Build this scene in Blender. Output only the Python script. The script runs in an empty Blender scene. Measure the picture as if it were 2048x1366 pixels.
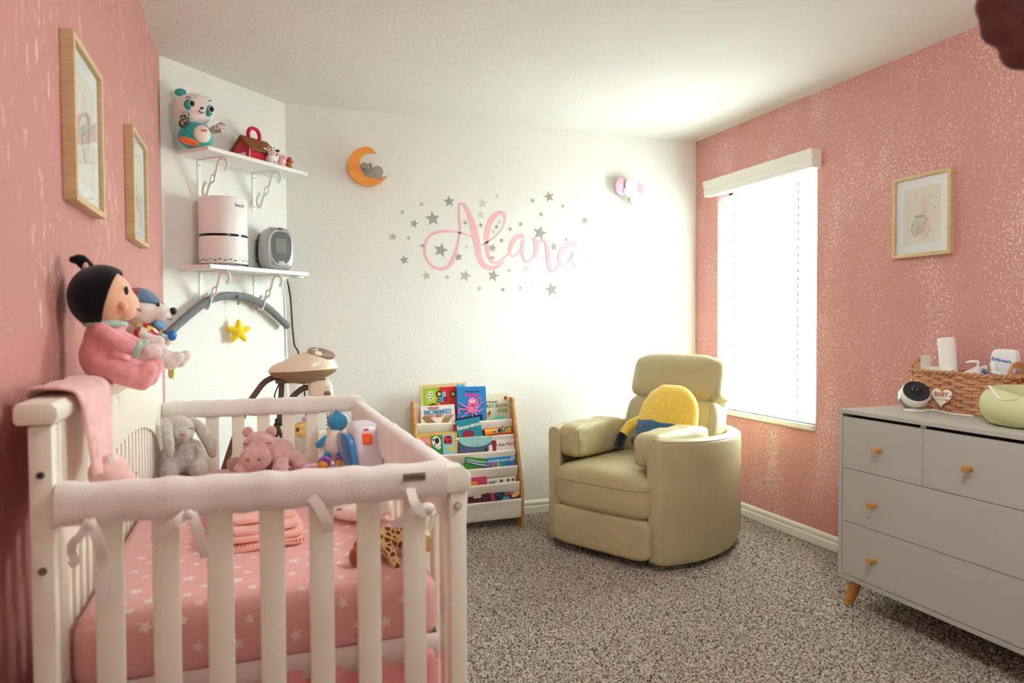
import bpy, bmesh, math, random
from mathutils import Vector, Matrix, Euler
PI = math.pi
random.seed(7)
sc = bpy.context.scene
col = sc.collection
R = math.radians

# ------------------------------------------------------------------ materials
def lin(c):
    o = []
    for v in c[:3]:
        v /= 255.0
        o.append(v / 12.92 if v <= 0.04045 else ((v + 0.055) / 1.055) ** 2.4)
    return (o[0], o[1], o[2], 1.0)

def mat(name, c, rough=0.6, metal=0.0, bump=0.0, bscale=200.0, vary=0.0, vscale=20.0, sheen=0.0, trans=0.0, spec=0.5, coat=0.0, stretch=(1, 1, 1), ior=1.45):
    m = bpy.data.materials.new(name)
    m.use_nodes = True
    nt = m.node_tree
    b = nt.nodes['Principled BSDF']
    b.inputs['Base Color'].default_value = lin(c)
    b.inputs['Roughness'].default_value = rough
    b.inputs['Metallic'].default_value = metal
    b.inputs['Specular IOR Level'].default_value = spec
    b.inputs['IOR'].default_value = ior
    b.inputs['Sheen Weight'].default_value = sheen
    b.inputs['Sheen Roughness'].default_value = 0.5
    b.inputs['Transmission Weight'].default_value = trans
    b.inputs['Coat Weight'].default_value = coat
    if bump or vary:
        tc = nt.nodes.new('ShaderNodeTexCoord')
        mp = nt.nodes.new('ShaderNodeMapping')
        mp.inputs['Scale'].default_value = stretch
        nt.links.new(tc.outputs['Object'], mp.inputs['Vector'])
    if bump:
        n = nt.nodes.new('ShaderNodeTexNoise')
        n.inputs['Scale'].default_value = bscale
        n.inputs['Detail'].default_value = 3
        nt.links.new(mp.outputs['Vector'], n.inputs['Vector'])
        bp = nt.nodes.new('ShaderNodeBump')
        bp.inputs['Strength'].default_value = bump
        bp.inputs['Distance'].default_value = 0.004
        nt.links.new(n.outputs['Fac'], bp.inputs['Height'])
        nt.links.new(bp.outputs['Normal'], b.inputs['Normal'])
    if vary:
        n = nt.nodes.new('ShaderNodeTexNoise')
        n.inputs['Scale'].default_value = vscale
        n.inputs['Detail'].default_value = 4
        nt.links.new(mp.outputs['Vector'], n.inputs['Vector'])
        r = nt.nodes.new('ShaderNodeValToRGB')
        a = lin([max(0, v * (1 - vary)) for v in c]); d = lin([min(255, v * (1 + vary)) for v in c])
        r.color_ramp.elements[0].position = 0.35; r.color_ramp.elements[0].color = a
        r.color_ramp.elements[1].position = 0.65; r.color_ramp.elements[1].color = d
        nt.links.new(n.outputs['Fac'], r.inputs['Fac'])
        nt.links.new(r.outputs['Color'], b.inputs['Base Color'])
    return m

def mat_wall(name, c, bump=0.35):
    """painted plaster with a rolled orange-peel texture"""
    return mat(name, c, rough=0.75, bump=bump, bscale=95, spec=0.2)

def mat_sponge(name, base, fleck, stretch, scale, cover, bands):
    """sponged paint: pale irregular flecks over a pink ground"""
    m = mat(name, base, rough=0.7, bump=0.3, bscale=95, spec=0.2)
    nt = m.node_tree; b = nt.nodes['Principled BSDF']; L = nt.links.new
    tc = nt.nodes.new('ShaderNodeTexCoord')
    mp = nt.nodes.new('ShaderNodeMapping'); mp.inputs['Scale'].default_value = stretch
    L(tc.outputs['Object'], mp.inputs['Vector'])
    n1 = nt.nodes.new('ShaderNodeTexNoise'); n1.inputs['Scale'].default_value = scale; n1.inputs['Detail'].default_value = 6; n1.inputs['Roughness'].default_value = 0.72
    L(mp.outputs['Vector'], n1.inputs['Vector'])
    n2 = nt.nodes.new('ShaderNodeTexNoise'); n2.inputs['Scale'].default_value = 3.2; n2.inputs['Detail'].default_value = 3
    mp2 = nt.nodes.new('ShaderNodeMapping'); mp2.inputs['Scale'].default_value = bands
    L(tc.outputs['Object'], mp2.inputs['Vector']); L(mp2.outputs['Vector'], n2.inputs['Vector'])
    ma = nt.nodes.new('ShaderNodeMath'); ma.operation = 'MULTIPLY_ADD'; ma.inputs[1].default_value = 0.28; ma.inputs[2].default_value = -0.14
    L(n2.outputs['Fac'], ma.inputs[0])
    ad = nt.nodes.new('ShaderNodeMath'); ad.operation = 'ADD'
    L(n1.outputs['Fac'], ad.inputs[0]); L(ma.outputs[0], ad.inputs[1])
    r = nt.nodes.new('ShaderNodeValToRGB')
    r.color_ramp.elements[0].position = cover; r.color_ramp.elements[0].color = lin(base)
    r.color_ramp.elements[1].position = cover + 0.07; r.color_ramp.elements[1].color = lin(fleck)
    L(ad.outputs[0], r.inputs['Fac']); L(r.outputs['Color'], b.inputs['Base Color'])
    return m

def mat_carpet():
    m = mat('carpet_pile', (150, 140, 130), rough=0.95, spec=0.05)
    nt = m.node_tree; b = nt.nodes['Principled BSDF']; L = nt.links.new
    tc = nt.nodes.new('ShaderNodeTexCoord')
    n = nt.nodes.new('ShaderNodeTexNoise'); n.inputs['Scale'].default_value = 130; n.inputs['Detail'].default_value = 2
    L(tc.outputs['Object'], n.inputs['Vector'])
    r = nt.nodes.new('ShaderNodeValToRGB')
    r.color_ramp.elements[0].position = 0.36; r.color_ramp.elements[0].color = lin((72, 62, 56))
    r.color_ramp.elements[1].position = 0.62; r.color_ramp.elements[1].color = lin((200, 186, 174))
    e = r.color_ramp.elements.new(0.47); e.color = lin((156, 143, 132))
    L(n.outputs['Fac'], r.inputs['Fac']); L(r.outputs['Color'], b.inputs['Base Color'])
    bp = nt.nodes.new('ShaderNodeBump'); bp.inputs['Strength'].default_value = 0.9; bp.inputs['Distance'].default_value = 0.008
    L(n.outputs['Fac'], bp.inputs['Height']); L(bp.outputs['Normal'], b.inputs['Normal'])
    return m

def mat_wood(name, a, d, stretch=(1, 1, 12), rough=0.45):
    m = mat(name, a, rough=rough)
    nt = m.node_tree; b = nt.nodes['Principled BSDF']; L = nt.links.new
    tc = nt.nodes.new('ShaderNodeTexCoord'); mp = nt.nodes.new('ShaderNodeMapping')
    mp.inputs['Scale'].default_value = stretch
    n = nt.nodes.new('ShaderNodeTexNoise'); n.inputs['Scale'].default_value = 14; n.inputs['Detail'].default_value = 5
    L(tc.outputs['Object'], mp.inputs['Vector']); L(mp.outputs['Vector'], n.inputs['Vector'])
    r = nt.nodes.new('ShaderNodeValToRGB')
    r.color_ramp.elements[0].position = 0.3; r.color_ramp.elements[0].color = lin(d)
    r.color_ramp.elements[1].position = 0.7; r.color_ramp.elements[1].color = lin(a)
    L(n.outputs['Fac'], r.inputs['Fac']); L(r.outputs['Color'], b.inputs['Base Color'])
    return m

def mat_spots(name, spot, line, scale, edge=0.09, blotch=0.0):
    """voronoi cells outlined by a pale net (giraffe hide)"""
    m = mat(name, spot, rough=0.9, sheen=0.3)
    nt = m.node_tree; b = nt.nodes['Principled BSDF']; L = nt.links.new
    tc = nt.nodes.new('ShaderNodeTexCoord')
    v = nt.nodes.new('ShaderNodeTexVoronoi'); v.feature = 'DISTANCE_TO_EDGE'; v.inputs['Scale'].default_value = scale
    L(tc.outputs['Object'], v.inputs['Vector'])
    r = nt.nodes.new('ShaderNodeValToRGB'); r.color_ramp.interpolation = 'LINEAR'
    r.color_ramp.elements[0].position = edge; r.color_ramp.elements[0].color = lin(line)
    r.color_ramp.elements[1].position = edge + 0.03; r.color_ramp.elements[1].color = lin(spot)
    L(v.outputs['Distance'], r.inputs['Fac']); L(r.outputs['Color'], b.inputs['Base Color'])
    return m

def mat_print(name, colors, scale, base=None):
    """cloth printed with random coloured spots"""
    m = mat(name, colors[0], rough=0.85)
    nt = m.node_tree; b = nt.nodes['Principled BSDF']; L = nt.links.new
    tc = nt.nodes.new('ShaderNodeTexCoord')
    v = nt.nodes.new('ShaderNodeTexVoronoi'); v.inputs['Scale'].default_value = scale
    L(tc.outputs['Object'], v.inputs['Vector'])
    r = nt.nodes.new('ShaderNodeValToRGB'); r.color_ramp.interpolation = 'CONSTANT'
    sep = nt.nodes.new('ShaderNodeSeparateColor'); L(v.outputs['Color'], sep.inputs['Color'])
    L(sep.outputs[0], r.inputs['Fac'])
    els = r.color_ramp.elements
    while len(els) < len(colors): els.new(0.5)
    for i, c in enumerate(colors):
        els[i].position = i / len(colors); els[i].color = lin(c)
    L(r.outputs['Color'], b.inputs['Base Color'])
    return m

def mat_translucent(name, c, f=0.5):
    m = bpy.data.materials.new(name); m.use_nodes = True
    nt = m.node_tree; nt.nodes.clear()
    o = nt.nodes.new('ShaderNodeOutputMaterial'); d = nt.nodes.new('ShaderNodeBsdfDiffuse'); t = nt.nodes.new('ShaderNodeBsdfTranslucent')
    x = nt.nodes.new('ShaderNodeMixShader'); x.inputs[0].default_value = f
    d.inputs['Color'].default_value = lin(c); t.inputs['Color'].default_value = lin(c)
    nt.links.new(d.outputs[0], x.inputs[1]); nt.links.new(t.outputs[0], x.inputs[2]); nt.links.new(x.outputs[0], o.inputs[0])
    return m

def mat_pane(name, gloss=0.08, tint=(255, 255, 255), rough=0.0):
    """thin clear pane or film: mostly see-through, with a reflection"""
    m = bpy.data.materials.new(name); m.use_nodes = True
    nt = m.node_tree; nt.nodes.clear()
    o = nt.nodes.new('ShaderNodeOutputMaterial'); t = nt.nodes.new('ShaderNodeBsdfTransparent'); g = nt.nodes.new('ShaderNodeBsdfGlossy')
    t.inputs['Color'].default_value = lin(tint); g.inputs['Roughness'].default_value = rough
    f = nt.nodes.new('ShaderNodeFresnel'); f.inputs['IOR'].default_value = 1.45
    mm = nt.nodes.new('ShaderNodeMath'); mm.operation = 'MULTIPLY'; mm.inputs[1].default_value = gloss * 10
    x = nt.nodes.new('ShaderNodeMixShader')
    nt.links.new(f.outputs[0], mm.inputs[0]); nt.links.new(mm.outputs[0], x.inputs[0])
    nt.links.new(t.outputs[0], x.inputs[1]); nt.links.new(g.outputs[0], x.inputs[2]); nt.links.new(x.outputs[0], o.inputs[0])
    return m

_mc = {}
def paint(c, rough=0.55, **k):
    key = (tuple(c), rough, tuple(sorted(k.items())))
    if key not in _mc:
        _mc[key] = mat('paint_%d_%d_%d' % tuple(c[:3]), c, rough, **k)
    return _mc[key]

def plushm(c, **k):
    key = ('plush', tuple(c), tuple(sorted(k.items())))
    if key not in _mc:
        _mc[key] = mat('plush_%d_%d_%d' % tuple(c[:3]), c, 0.95, bump=k.get('bump', 0.5), bscale=k.get('bscale', 320), vary=k.get('vary', 0.06), vscale=60, sheen=0.5, spec=0.1)
    return _mc[key]

# ------------------------------------------------------------------ mesh helpers
def merge(bm, t, mi=0, M=None):
    for f in t.faces: f.material_index = mi
    if M is not None: bmesh.ops.transform(t, matrix=M, verts=t.verts)
    me = bpy.data.meshes.new('tmp'); t.to_mesh(me); t.free()
    bm.from_mesh(me); bpy.data.meshes.remove(me)

def B(): return bmesh.new()

def bx(bm, x0, x1, y0, y1, z0, z1, bev=0.0, seg=2, mi=0, M=None):
    t = B()
    bmesh.ops.create_cube(t, size=1.0)
    for v in t.verts:
        v.co = Vector(((x0 + x1) / 2 + v.co.x * (x1 - x0), (y0 + y1) / 2 + v.co.y * (y1 - y0), (z0 + z1) / 2 + v.co.z * (z1 - z0)))
    if bev > 0:
        bmesh.ops.bevel(t, geom=list(t.edges), offset=bev, segments=seg, profile=0.5, affect='EDGES')
    merge(bm, t, mi, M); return bm

def sbox(bm, c, s, p=5.0, n=8, mi=0, M=None, fn=None):
    """rounded cushion: a cube grid pushed on to a super-ellipsoid"""
    t = B()
    bmesh.ops.create_cube(t, size=2.0)
    bmesh.ops.subdivide_edges(t, edges=list(t.edges), cuts=n, use_grid_fill=True)
    for v in t.verts:
        q = v.co
        w = (abs(q.x) ** p + abs(q.y) ** p + abs(q.z) ** p) ** (1.0 / p)
        q = q / w
        if fn: q = fn(q)
        v.co = Vector((c[0] + q.x * s[0] / 2, c[1] + q.y * s[1] / 2, c[2] + q.z * s[2] / 2))
    merge(bm, t, mi, M); return bm

def frames(pts, up=None):
    pts = [Vector(p) for p in pts]; n = len(pts); out = []
    T = []
    for i in range(n):
        a = pts[max(0, i - 1)]; b = pts[min(n - 1, i + 1)]
        T.append((b - a).normalized())
    ref = Vector(up) if up else (Vector((0, 0, 1)) if abs(T[0].z) < 0.9 else Vector((0, 1, 0)))
    nrm = (ref - T[0] * ref.dot(T[0])).normalized()
    for i in range(n):
        if up:
            r = Vector(up); q = r - T[i] * r.dot(T[i])
            nrm = q.normalized() if q.length > 1e-4 else nrm
        else:
            nrm = nrm - T[i] * nrm.dot(T[i]); nrm.normalize()
        out.append((pts[i], T[i], nrm, T[i].cross(nrm)))
    return out

def sweep(bm, pts, sec, up=None, closed=False, cap=True, mi=0, scale=None):
    """sweep a closed 2-D section (along normal, binormal) down a path"""
    fr = frames(pts, up); rings = []
    for i, (p, t, n, b) in enumerate(fr):
        s = sec(i / max(1, len(fr) - 1)) if callable(sec) else sec
        k = scale[i] if scale else 1.0
        rings.append([bm.verts.new(p + n * a * k + b * c * k) for a, c in s])
    m = len(rings[0]); R_ = len(rings)
    for i in range(R_ if closed else R_ - 1):
        r0, r1 = rings[i], rings[(i + 1) % R_]
        for j in range(m):
            f = bm.faces.new((r0[j], r0[(j + 1) % m], r1[(j + 1) % m], r1[j])); f.material_index = mi
    if cap and not closed:
        f = bm.faces.new(rings[0][::-1]); f.material_index = mi
        f = bm.faces.new(rings[-1]); f.material_index = mi
    return bm

def circ(r, n=10, r2=None):
    r2 = r2 or r
    return [(r * math.cos(2 * PI * k / n), r2 * math.sin(2 * PI * k / n)) for k in range(n)]

def tube(bm, pts, r, n=10, closed=False, mi=0, up=None):
    if isinstance(r, (list, tuple)):
        return sweep(bm, pts, circ(1.0, n), up, closed, True, mi, scale=list(r))
    return sweep(bm, pts, circ(r, n), up, closed, True, mi)

def spline(pts, k=8, closed=False):
    """Catmull-Rom through the given points"""
    P = [Vector(p) for p in pts]; n = len(P); out = []
    rng = n if closed else n - 1
    for i in range(rng):
        if closed: a, b, c, d = P[(i - 1) % n], P[i], P[(i + 1) % n], P[(i + 2) % n]
        else: a, b, c, d = P[max(0, i - 1)], P[i], P[i + 1], P[min(n - 1, i + 2)]
        for j in range(k):
            t = j / k
            out.append(0.5 * ((2 * b) + (c - a) * t + (2 * a - 5 * b + 4 * c - d) * t * t + (3 * b - a - 3 * c + d) * t ** 3))
    if not closed: out.append(P[-1])
    return out

def lathe(bm, prof, n=32, mi=0, M=None, sx=1.0, sy=1.0, capb=True, capt=True):
    t = B(); rings = []
    for r, z in prof:
        rings.append([t.verts.new((r * sx * math.cos(2 * PI * k / n), r * sy * math.sin(2 * PI * k / n), z)) for k in range(n)])
    for a, b in zip(rings, rings[1:]):
        for k in range(n): t.faces.new((a[k], a[(k + 1) % n], b[(k + 1) % n], b[k]))
    if capb and prof[0][0] > 1e-5: t.faces.new(rings[0][::-1])
    if capt and prof[-1][0] > 1e-5: t.faces.new(rings[-1])
    bmesh.ops.remove_doubles(t, verts=t.verts, dist=1e-6)
    merge(bm, t, mi, M); return bm

def ell(bm, c, r, rot=(0, 0, 0), seg=24, rings=14, mi=0):
    t = B(); bmesh.ops.create_uvsphere(t, u_segments=seg, v_segments=rings, radius=1.0)
    if not isinstance(r, (tuple, list)): r = (r, r, r)
    M = Matrix.Translation(c) @ Euler([R(a) for a in rot]).to_matrix().to_4x4() @ Matrix.Diagonal((r[0], r[1], r[2], 1))
    merge(bm, t, mi, M); return bm

def cyl(bm, p0, p1, r0, r1=None, n=20, mi=0, bev=0.0):
    p0, p1 = Vector(p0), Vector(p1); r1 = r0 if r1 is None else r1
    L = (p1 - p0).length; q = Vector((0, 0, 1)).rotation_difference((p1 - p0).normalized()).to_matrix().to_4x4()
    b = bev
    pr = [(r0 - b, 0), (r0, b), (r1, L - b), (r1 - b, L)] if b else [(r0, 0), (r1, L)]
    lathe(bm, pr, n, mi, Matrix.Translation(p0) @ q); return bm

def prism(bm, poly, y0, y1, mi=0, M=None, bev=0.0):
    """polygon in the x-z plane given depth from y0 to y1"""
    t = B()
    a = [t.verts.new((x, y0, z)) for x, z in poly]
    f = t.faces.new(a)
    e = bmesh.ops.extrude_face_region(t, geom=[f])
    for v in e['geom']:
        if isinstance(v, bmesh.types.BMVert): v.co.y = y1
    bmesh.ops.recalc_face_normals(t, faces=t.faces)
    if bev:
        ed = [e for e in t.edges if abs(e.verts[0].co.y - e.verts[1].co.y) < 1e-7]
        bmesh.ops.bevel(t, geom=ed, offset=bev, segments=2, profile=0.5, affect='EDGES')
    merge(bm, t, mi, M); return bm

def disc(n=28, rx=1.0, rz=None, cx=0.0, cz=0.0):
    rz = rx if rz is None else rz
    return [(cx + rx * math.cos(2 * PI * k / n), cz + rz * math.sin(2 * PI * k / n)) for k in range(n)]

def star(r, ri=0.45, rot=0.0, cx=0.0, cz=0.0, n=5):
    return [(cx + (r if k % 2 == 0 else r * ri) * math.cos(PI / 2 + rot + PI * k / n), cz + (r if k % 2 == 0 else r * ri) * math.sin(PI / 2 + rot + PI * k / n)) for k in range(2 * n)]

def rrect(x0, x1, z0, z1, r, n=5):
    o = []
    for cx, cz, a in ((x1 - r, z1 - r, 0), (x0 + r, z1 - r, 90), (x0 + r, z0 + r, 180), (x1 - r, z0 + r, 270)):
        for k in range(n + 1):
            t = R(a + 90 * k / n); o.append((cx + r * math.cos(t), cz + r * math.sin(t)))
    return o

def obj(name, bm, m, parent=None, smooth=40, loc=None, rot=None, recalc=True):
    if recalc: bmesh.ops.recalc_face_normals(bm, faces=bm.faces)
    me = bpy.data.meshes.new(name); bm.to_mesh(me); bm.free()
    for x in (m if isinstance(m, (list, tuple)) else [m]): me.materials.append(x)
    if smooth:
        me.polygons.foreach_set('use_smooth', [True] * len(me.polygons))
        me.set_sharp_from_angle(angle=R(smooth))
    o = bpy.data.objects.new(name, me); col.objects.link(o)
    if parent is not None: o.parent = parent
    if loc: o.location = loc
    if rot: o.rotation_euler = rot
    return o

def tag(o, label=None, cat=None, group=None, kind=None):
    if label: o['label'] = label
    if cat: o['category'] = cat
    if group: o['group'] = group
    if kind: o['kind'] = kind
    return o

def thing(name, label, cat, loc=(0, 0, 0), rotz=0.0, group=None, rot=None):
    o = bpy.data.objects.new(name, None); col.objects.link(o)
    o.empty_display_size = 0.05
    o.location = loc; o.rotation_euler = rot if rot else (0, 0, R(rotz))
    return tag(o, label, cat, group)

def struct(name, bm, m, smooth=0):
    return tag(obj(name, bm, m, None, smooth), kind='structure')

_tx = {}
def fuzz(o, vox=0.006, amp=0.004, size=0.018, smooth=4):
    """melt overlapping lobes into one stuffed body and give it a pile"""
    md = o.modifiers.new('skin', 'REMESH'); md.mode = 'VOXEL'; md.voxel_size = vox; md.use_smooth_shade = True
    if smooth:
        s = o.modifiers.new('soft', 'SMOOTH'); s.iterations = smooth; s.factor = 0.5
    if amp:
        if size not in _tx:
            t = bpy.data.textures.new('pile', 'CLOUDS'); t.noise_scale = size; t.noise_depth = 2; _tx[size] = t
        d = o.modifiers.new('pile', 'DISPLACE'); d.texture = _tx[size]; d.strength = amp; d.mid_level = 0.5; d.texture_coords = 'LOCAL'
    return o

def limb(bm, pts, rad, mi=0, n=12):
    """tapered stuffed limb with round ends"""
    sp = spline(pts, 5); m = len(sp)
    rr = []
    for i in range(m):
        t = i / (m - 1) * (len(rad) - 1); k = min(int(t), len(rad) - 2); rr.append(rad[k] + (rad[k + 1] - rad[k]) * (t - k))
    tube(bm, sp, rr, n, mi=mi)
    ell(bm, sp[0], rr[0], seg=14, rings=10, mi=mi); ell(bm, sp[-1], rr[-1], seg=14, rings=10, mi=mi)
    return bm

def text_bm(s, size, ext=0.0006, align='CENTER', bold=0.0, wrap=None):
    """lettering as mesh, lying in the x-z plane and facing -y"""
    cu = bpy.data.curves.new('lettering', 'FONT'); cu.body = s; cu.size = size; cu.extrude = ext; cu.align_x = align; cu.align_y = 'CENTER'; cu.offset = bold; cu.resolution_u = 3
    o = bpy.data.objects.new('lettering', cu); col.objects.link(o)
    bpy.context.view_layer.update()
    me = bpy.data.meshes.new_from_object(o.evaluated_get(bpy.context.evaluated_depsgraph_get()))
    bpy.data.objects.remove(o); bpy.data.curves.remove(cu)
    bm = B(); bm.from_mesh(me); bpy.data.meshes.remove(me)
    bmesh.ops.transform(bm, matrix=Matrix.Rotation(PI / 2, 4, 'X'), verts=bm.verts)
    for f in bm.faces: f.material_index = 0
    return bm

def text(name, s, size, m, parent, loc=(0, 0, 0), rot=None, align='CENTER', bold=0.0, shear=None, ext=0.0006):
    bm = text_bm(s, size, ext, align, bold)
    return obj(name, bm, m, parent, 0, loc, rot, recalc=False)

def copy_tree(root, loc, rotz=None, label=None):
    r = root.copy(); col.objects.link(r); r.location = loc
    if rotz is not None: r.rotation_euler = (0, 0, R(rotz))
    if label: r['label'] = label
    for ch in root.children:
        c = ch.copy(); col.objects.link(c); c.parent = r
        for g in ch.children:
            d = g.copy(); col.objects.link(d); d.parent = c
    return r

# ------------------------------------------------------------------ room dimensions (metres)
XR, YB, XD, XL, H = 2.856, 4.214, 0.172, -0.398, 2.44
YL = YB - (XD - XL)          # where the 45 degree corner wall meets the left wall
YF = -1.0
S2 = math.sqrt(0.5)
def dg(u, off, z=0.0):
    """a point at u metres along the corner wall, off metres out of it"""
    return Vector((XL + (u + off) * S2, YL + (u - off) * S2, z))
WY0, WY1, WZ0, WZ1 = 3.085, 3.965, 0.645, 2.05     # window opening

M_white_wall = mat_wall('white_wall_paint', (236, 236, 230))
M_ceil = mat('ceiling_texture', (232, 231, 226), rough=0.85, bump=0.6, bscale=60, spec=0.1)
M_pink_r = mat_sponge('sponged_pink_paint', (202, 144, 139), (230, 208, 200), (1, 1, 0.85), 105, 0.555, (1, 1.5, 0.6))  # same paint as the left wall, ground lightened to offset weaker light here
M_pink_l = mat_sponge('brushed_pink_paint', (192, 136, 131), (222, 184, 175), (1, 1, 0.30), 52, 0.585, (1, 1, 0.6))
M_trim = paint((238, 236, 228), 0.4)
M_carpet = mat_carpet()
M_crib = paint((240, 236, 222), 0.35)
M_knit = mat('white_knit', (238, 232, 228), 0.9, bump=0.25, bscale=260, sheen=0.3, vary=0.02, vscale=8)
M_black = paint((22, 22, 24), 0.45)
M_whiteplastic = paint((238, 238, 234), 0.35)
M_steel = paint((150, 150, 150), 0.35, metal=0.9)
M_paper = paint((240, 236, 226), 0.8)

# ------------------------------------------------------------------ shell
N = 0.1
bm = bx(B(), XL - N, XL, YF - N, YL + 0.05, -0.05, H + N); struct('wall_left', bm, M_pink_l)
bm = bx(B(), XD - 0.05, XR + N, YB, YB + N, -0.05, H + N); struct('wall_back', bm, M_white_wall)
bm = B(); prism(bm, [(-0.02, -0.05), (0.82, -0.05), (0.82, H + N), (-0.02, H + N)], 0, N)
bmesh.ops.transform(bm, matrix=Matrix.Translation((XL, YL, 0)) @ Matrix.Rotation(PI / 4, 4, 'Z'), verts=bm.verts)
struct('wall_corner', bm, M_white_wall)
bm = B()
TH = 0.16
for y0, y1, z0, z1 in ((YF - N, WY0, -0.05, H + N), (WY1, YB + N, -0.05, H + N), (WY0, WY1, -0.05, WZ0), (WY0, WY1, WZ1, H + N)):
    bx(bm, XR, XR + TH, y0, y1, z0, z1)
struct('wall_right', bm, M_pink_r)
bm = B()                       # doorway wall behind the camera with an unseen hall added to carry fill light
for a in ((XL - N, -.30, YF - N, YF, -.05, H + N), (.62, XR + N, YF - N, YF, -.05, H + N), (-.30, .62, YF - N, YF, 2.05, H + N),
          (-.75, -.65, -2.75, YF - N, -.05, H + N), (.95, 1.05, -2.75, YF - N, -.05, H + N), (-.75, 1.05, -2.85, -2.75, -.05, H + N), (-.75, 1.05, -2.85, YF - N, H, H + N), (-.75, 1.05, -2.85, YF - N, -.05, 0)):
    bx(bm, *a)
struct('wall_front', bm, mat_wall('far_wall_paint', (230, 228, 220)))
bm = bx(B(), XL - N, XR + TH, YF - N, YB + N, H, H + N); struct('ceiling', bm, M_ceil)

# carpet: a dense tufted surface
bm = B()
st = 0.011
nx, ny = int((XR - XL) / st), int((YB - 0.9) / st)
rows = []
for j in range(ny + 1):
    y = 0.9 + (YB - 0.9) * j / ny
    rows.append([bm.verts.new((XL + (XR - XL) * i / nx + random.uniform(-.003, .003), y + random.uniform(-.003, .003), random.uniform(-0.009, 0.003))) for i in range(nx + 1)])
for j in range(ny):
    a, b = rows[j], rows[j + 1]
    for i in range(nx): bm.faces.new((a[i], a[i + 1], b[i + 1], b[i]))
bx(bm, XL, XR, YF, 0.9, -0.05, -0.001)
struct('floor', bm, M_carpet, 0)

def baseboard(name, L, M):
    bm = B()
    prof = [(0, 0), (-0.016, 0), (-0.016, 0.04), (-0.011, 0.046), (-0.011, 0.054), (-0.014, 0.058), (-0.014, 0.068), (-0.009, 0.076), (0, 0.08)]
    t = B(); a = [t.verts.new((0, y, z)) for y, z in prof]; f = t.faces.new(a)
    e = bmesh.ops.extrude_face_region(t, geom=[f])
    for v in e['geom']:
        if isinstance(v, bmesh.types.BMVert): v.co.x = L
    merge(bm, t, 0, M); struct(name, bm, M_trim)
baseboard('baseboard_back', XR - XD, Matrix.Translation((XD, YB, 0)))
baseboard('baseboard_right', YB + 1.0, Matrix.Translation((XR, YB, 0)) @ Matrix.Rotation(-PI / 2, 4, 'Z'))
baseboard('baseboard_left', YL + 1.0, Matrix.Translation((XL, YF, 0)) @ Matrix.Rotation(PI / 2, 4, 'Z'))
baseboard('baseboard_corner', (XD - XL) / S2, Matrix.Translation((XL, YL, 0)) @ Matrix.Rotation(PI / 4, 4, 'Z'))

# window: vinyl frame, two sashes, panes and a drywall sill
w = thing('window_1', None, None, (XR, 0, 0)); w['kind'] = 'structure'
bm = B(); xf0, xf1 = 0.085, 0.13
for a in ((WY0, WY0 + .045, WZ0, WZ1), (WY1 - .045, WY1, WZ0, WZ1), (WY0, WY1, WZ0, WZ0 + .045), (WY0, WY1, WZ1 - .045, WZ1), (WY0, WY1, 1.33, 1.37)):
    bx(bm, xf0, xf1, *a, bev=.003)
obj('window_frame', bm, M_trim, w, 30)
bm = bx(B(), 0.104, 0.108, WY0 + .04, WY1 - .04, WZ0 + .04, WZ1 - .04); obj('window_pane', bm, mat_pane('window_glass', 0.05), w, 0)
bm = bx(B(), -0.022, 0.09, WY0 - 0.0, WY1 + 0.0, WZ0 - 0.032, WZ0, bev=.006); obj('window_sill', bm, M_trim, w, 30)

# blind
bl = thing('window_blind', 'white horizontal slat blind with moulded valance over the bright window', 'blind', (XR, (WY0 + WY1) / 2, WZ1))
bm = B(); M_slat = mat_translucent('blind_slat', (250, 250, 248), 0.5)
cy = (WY0 + WY1) / 2; W2 = (WY1 - WY0) / 2 - 0.002
zz = WZ0 + 0.042; tilt = R(-45)
while zz < WZ1 + 0.01:
    hw = 0.026
    up_x, up_z = -math.cos(tilt) * hw, math.sin(tilt) * hw
    pts = []
    for k in range(-2, 3):
        f = k / 2.0; crown = 0.001 * (1 - f * f)
        pts.append((0.03 + up_x * f + math.sin(tilt) * -crown, zz - WZ1 + up_z * f - math.cos(tilt) * crown))
    t0 = [bm.verts.new((x, -W2 - .003, z)) for x, z in pts]; t1 = [bm.verts.new((x, W2 + .001, z)) for x, z in pts]
    for k in range(4): bm.faces.new((t0[k], t0[k + 1], t1[k + 1], t1[k]))
    zz += 0.044
obj('slats', bm, M_slat, bl, 0, recalc=False)
bm = bx(B(), 0.008, 0.052, -W2, W2, WZ0 + .002 - WZ1, WZ0 + .022 - WZ1, bev=.004); obj('bottom_rail', bm, M_slat, bl, 30)
bm = B(); prof = [(0.0, -.02), (-.058, -.02), (-.058, .0), (-.062, .006), (-.062, .02), (-.056, .026), (-.060, .034), (-.064, .05), (-.068, .066), (-.068, .08), (0, .08)]
t = B(); a = [t.verts.new((x, -W2 - .030, z)) for x, z in prof]; f = t.faces.new(a); e = bmesh.ops.extrude_face_region(t, geom=[f])
for v in e['geom']:
    if isinstance(v, bmesh.types.BMVert): v.co.y = W2 + .072
merge(bm, t, 0); obj('valance', bm, M_trim, bl, 30)
bm = tube(B(), [(-.045, .34, -.03), (-.045, .34, -.4), (-.044, .34, -.86)], .0035, 8); obj('tilt_wand', bm, M_whiteplastic, bl)
for yy in (.33 - .06, -.3):
    bm = B()
    for k in range(31): bx(bm, -.002, .001, yy - .006, yy + .006, -1.36 + k * .044, -1.36 + k * .044 + .022)
    obj('ladder_cord', bm, paint((196, 196, 192)), bl, 0)

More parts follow.
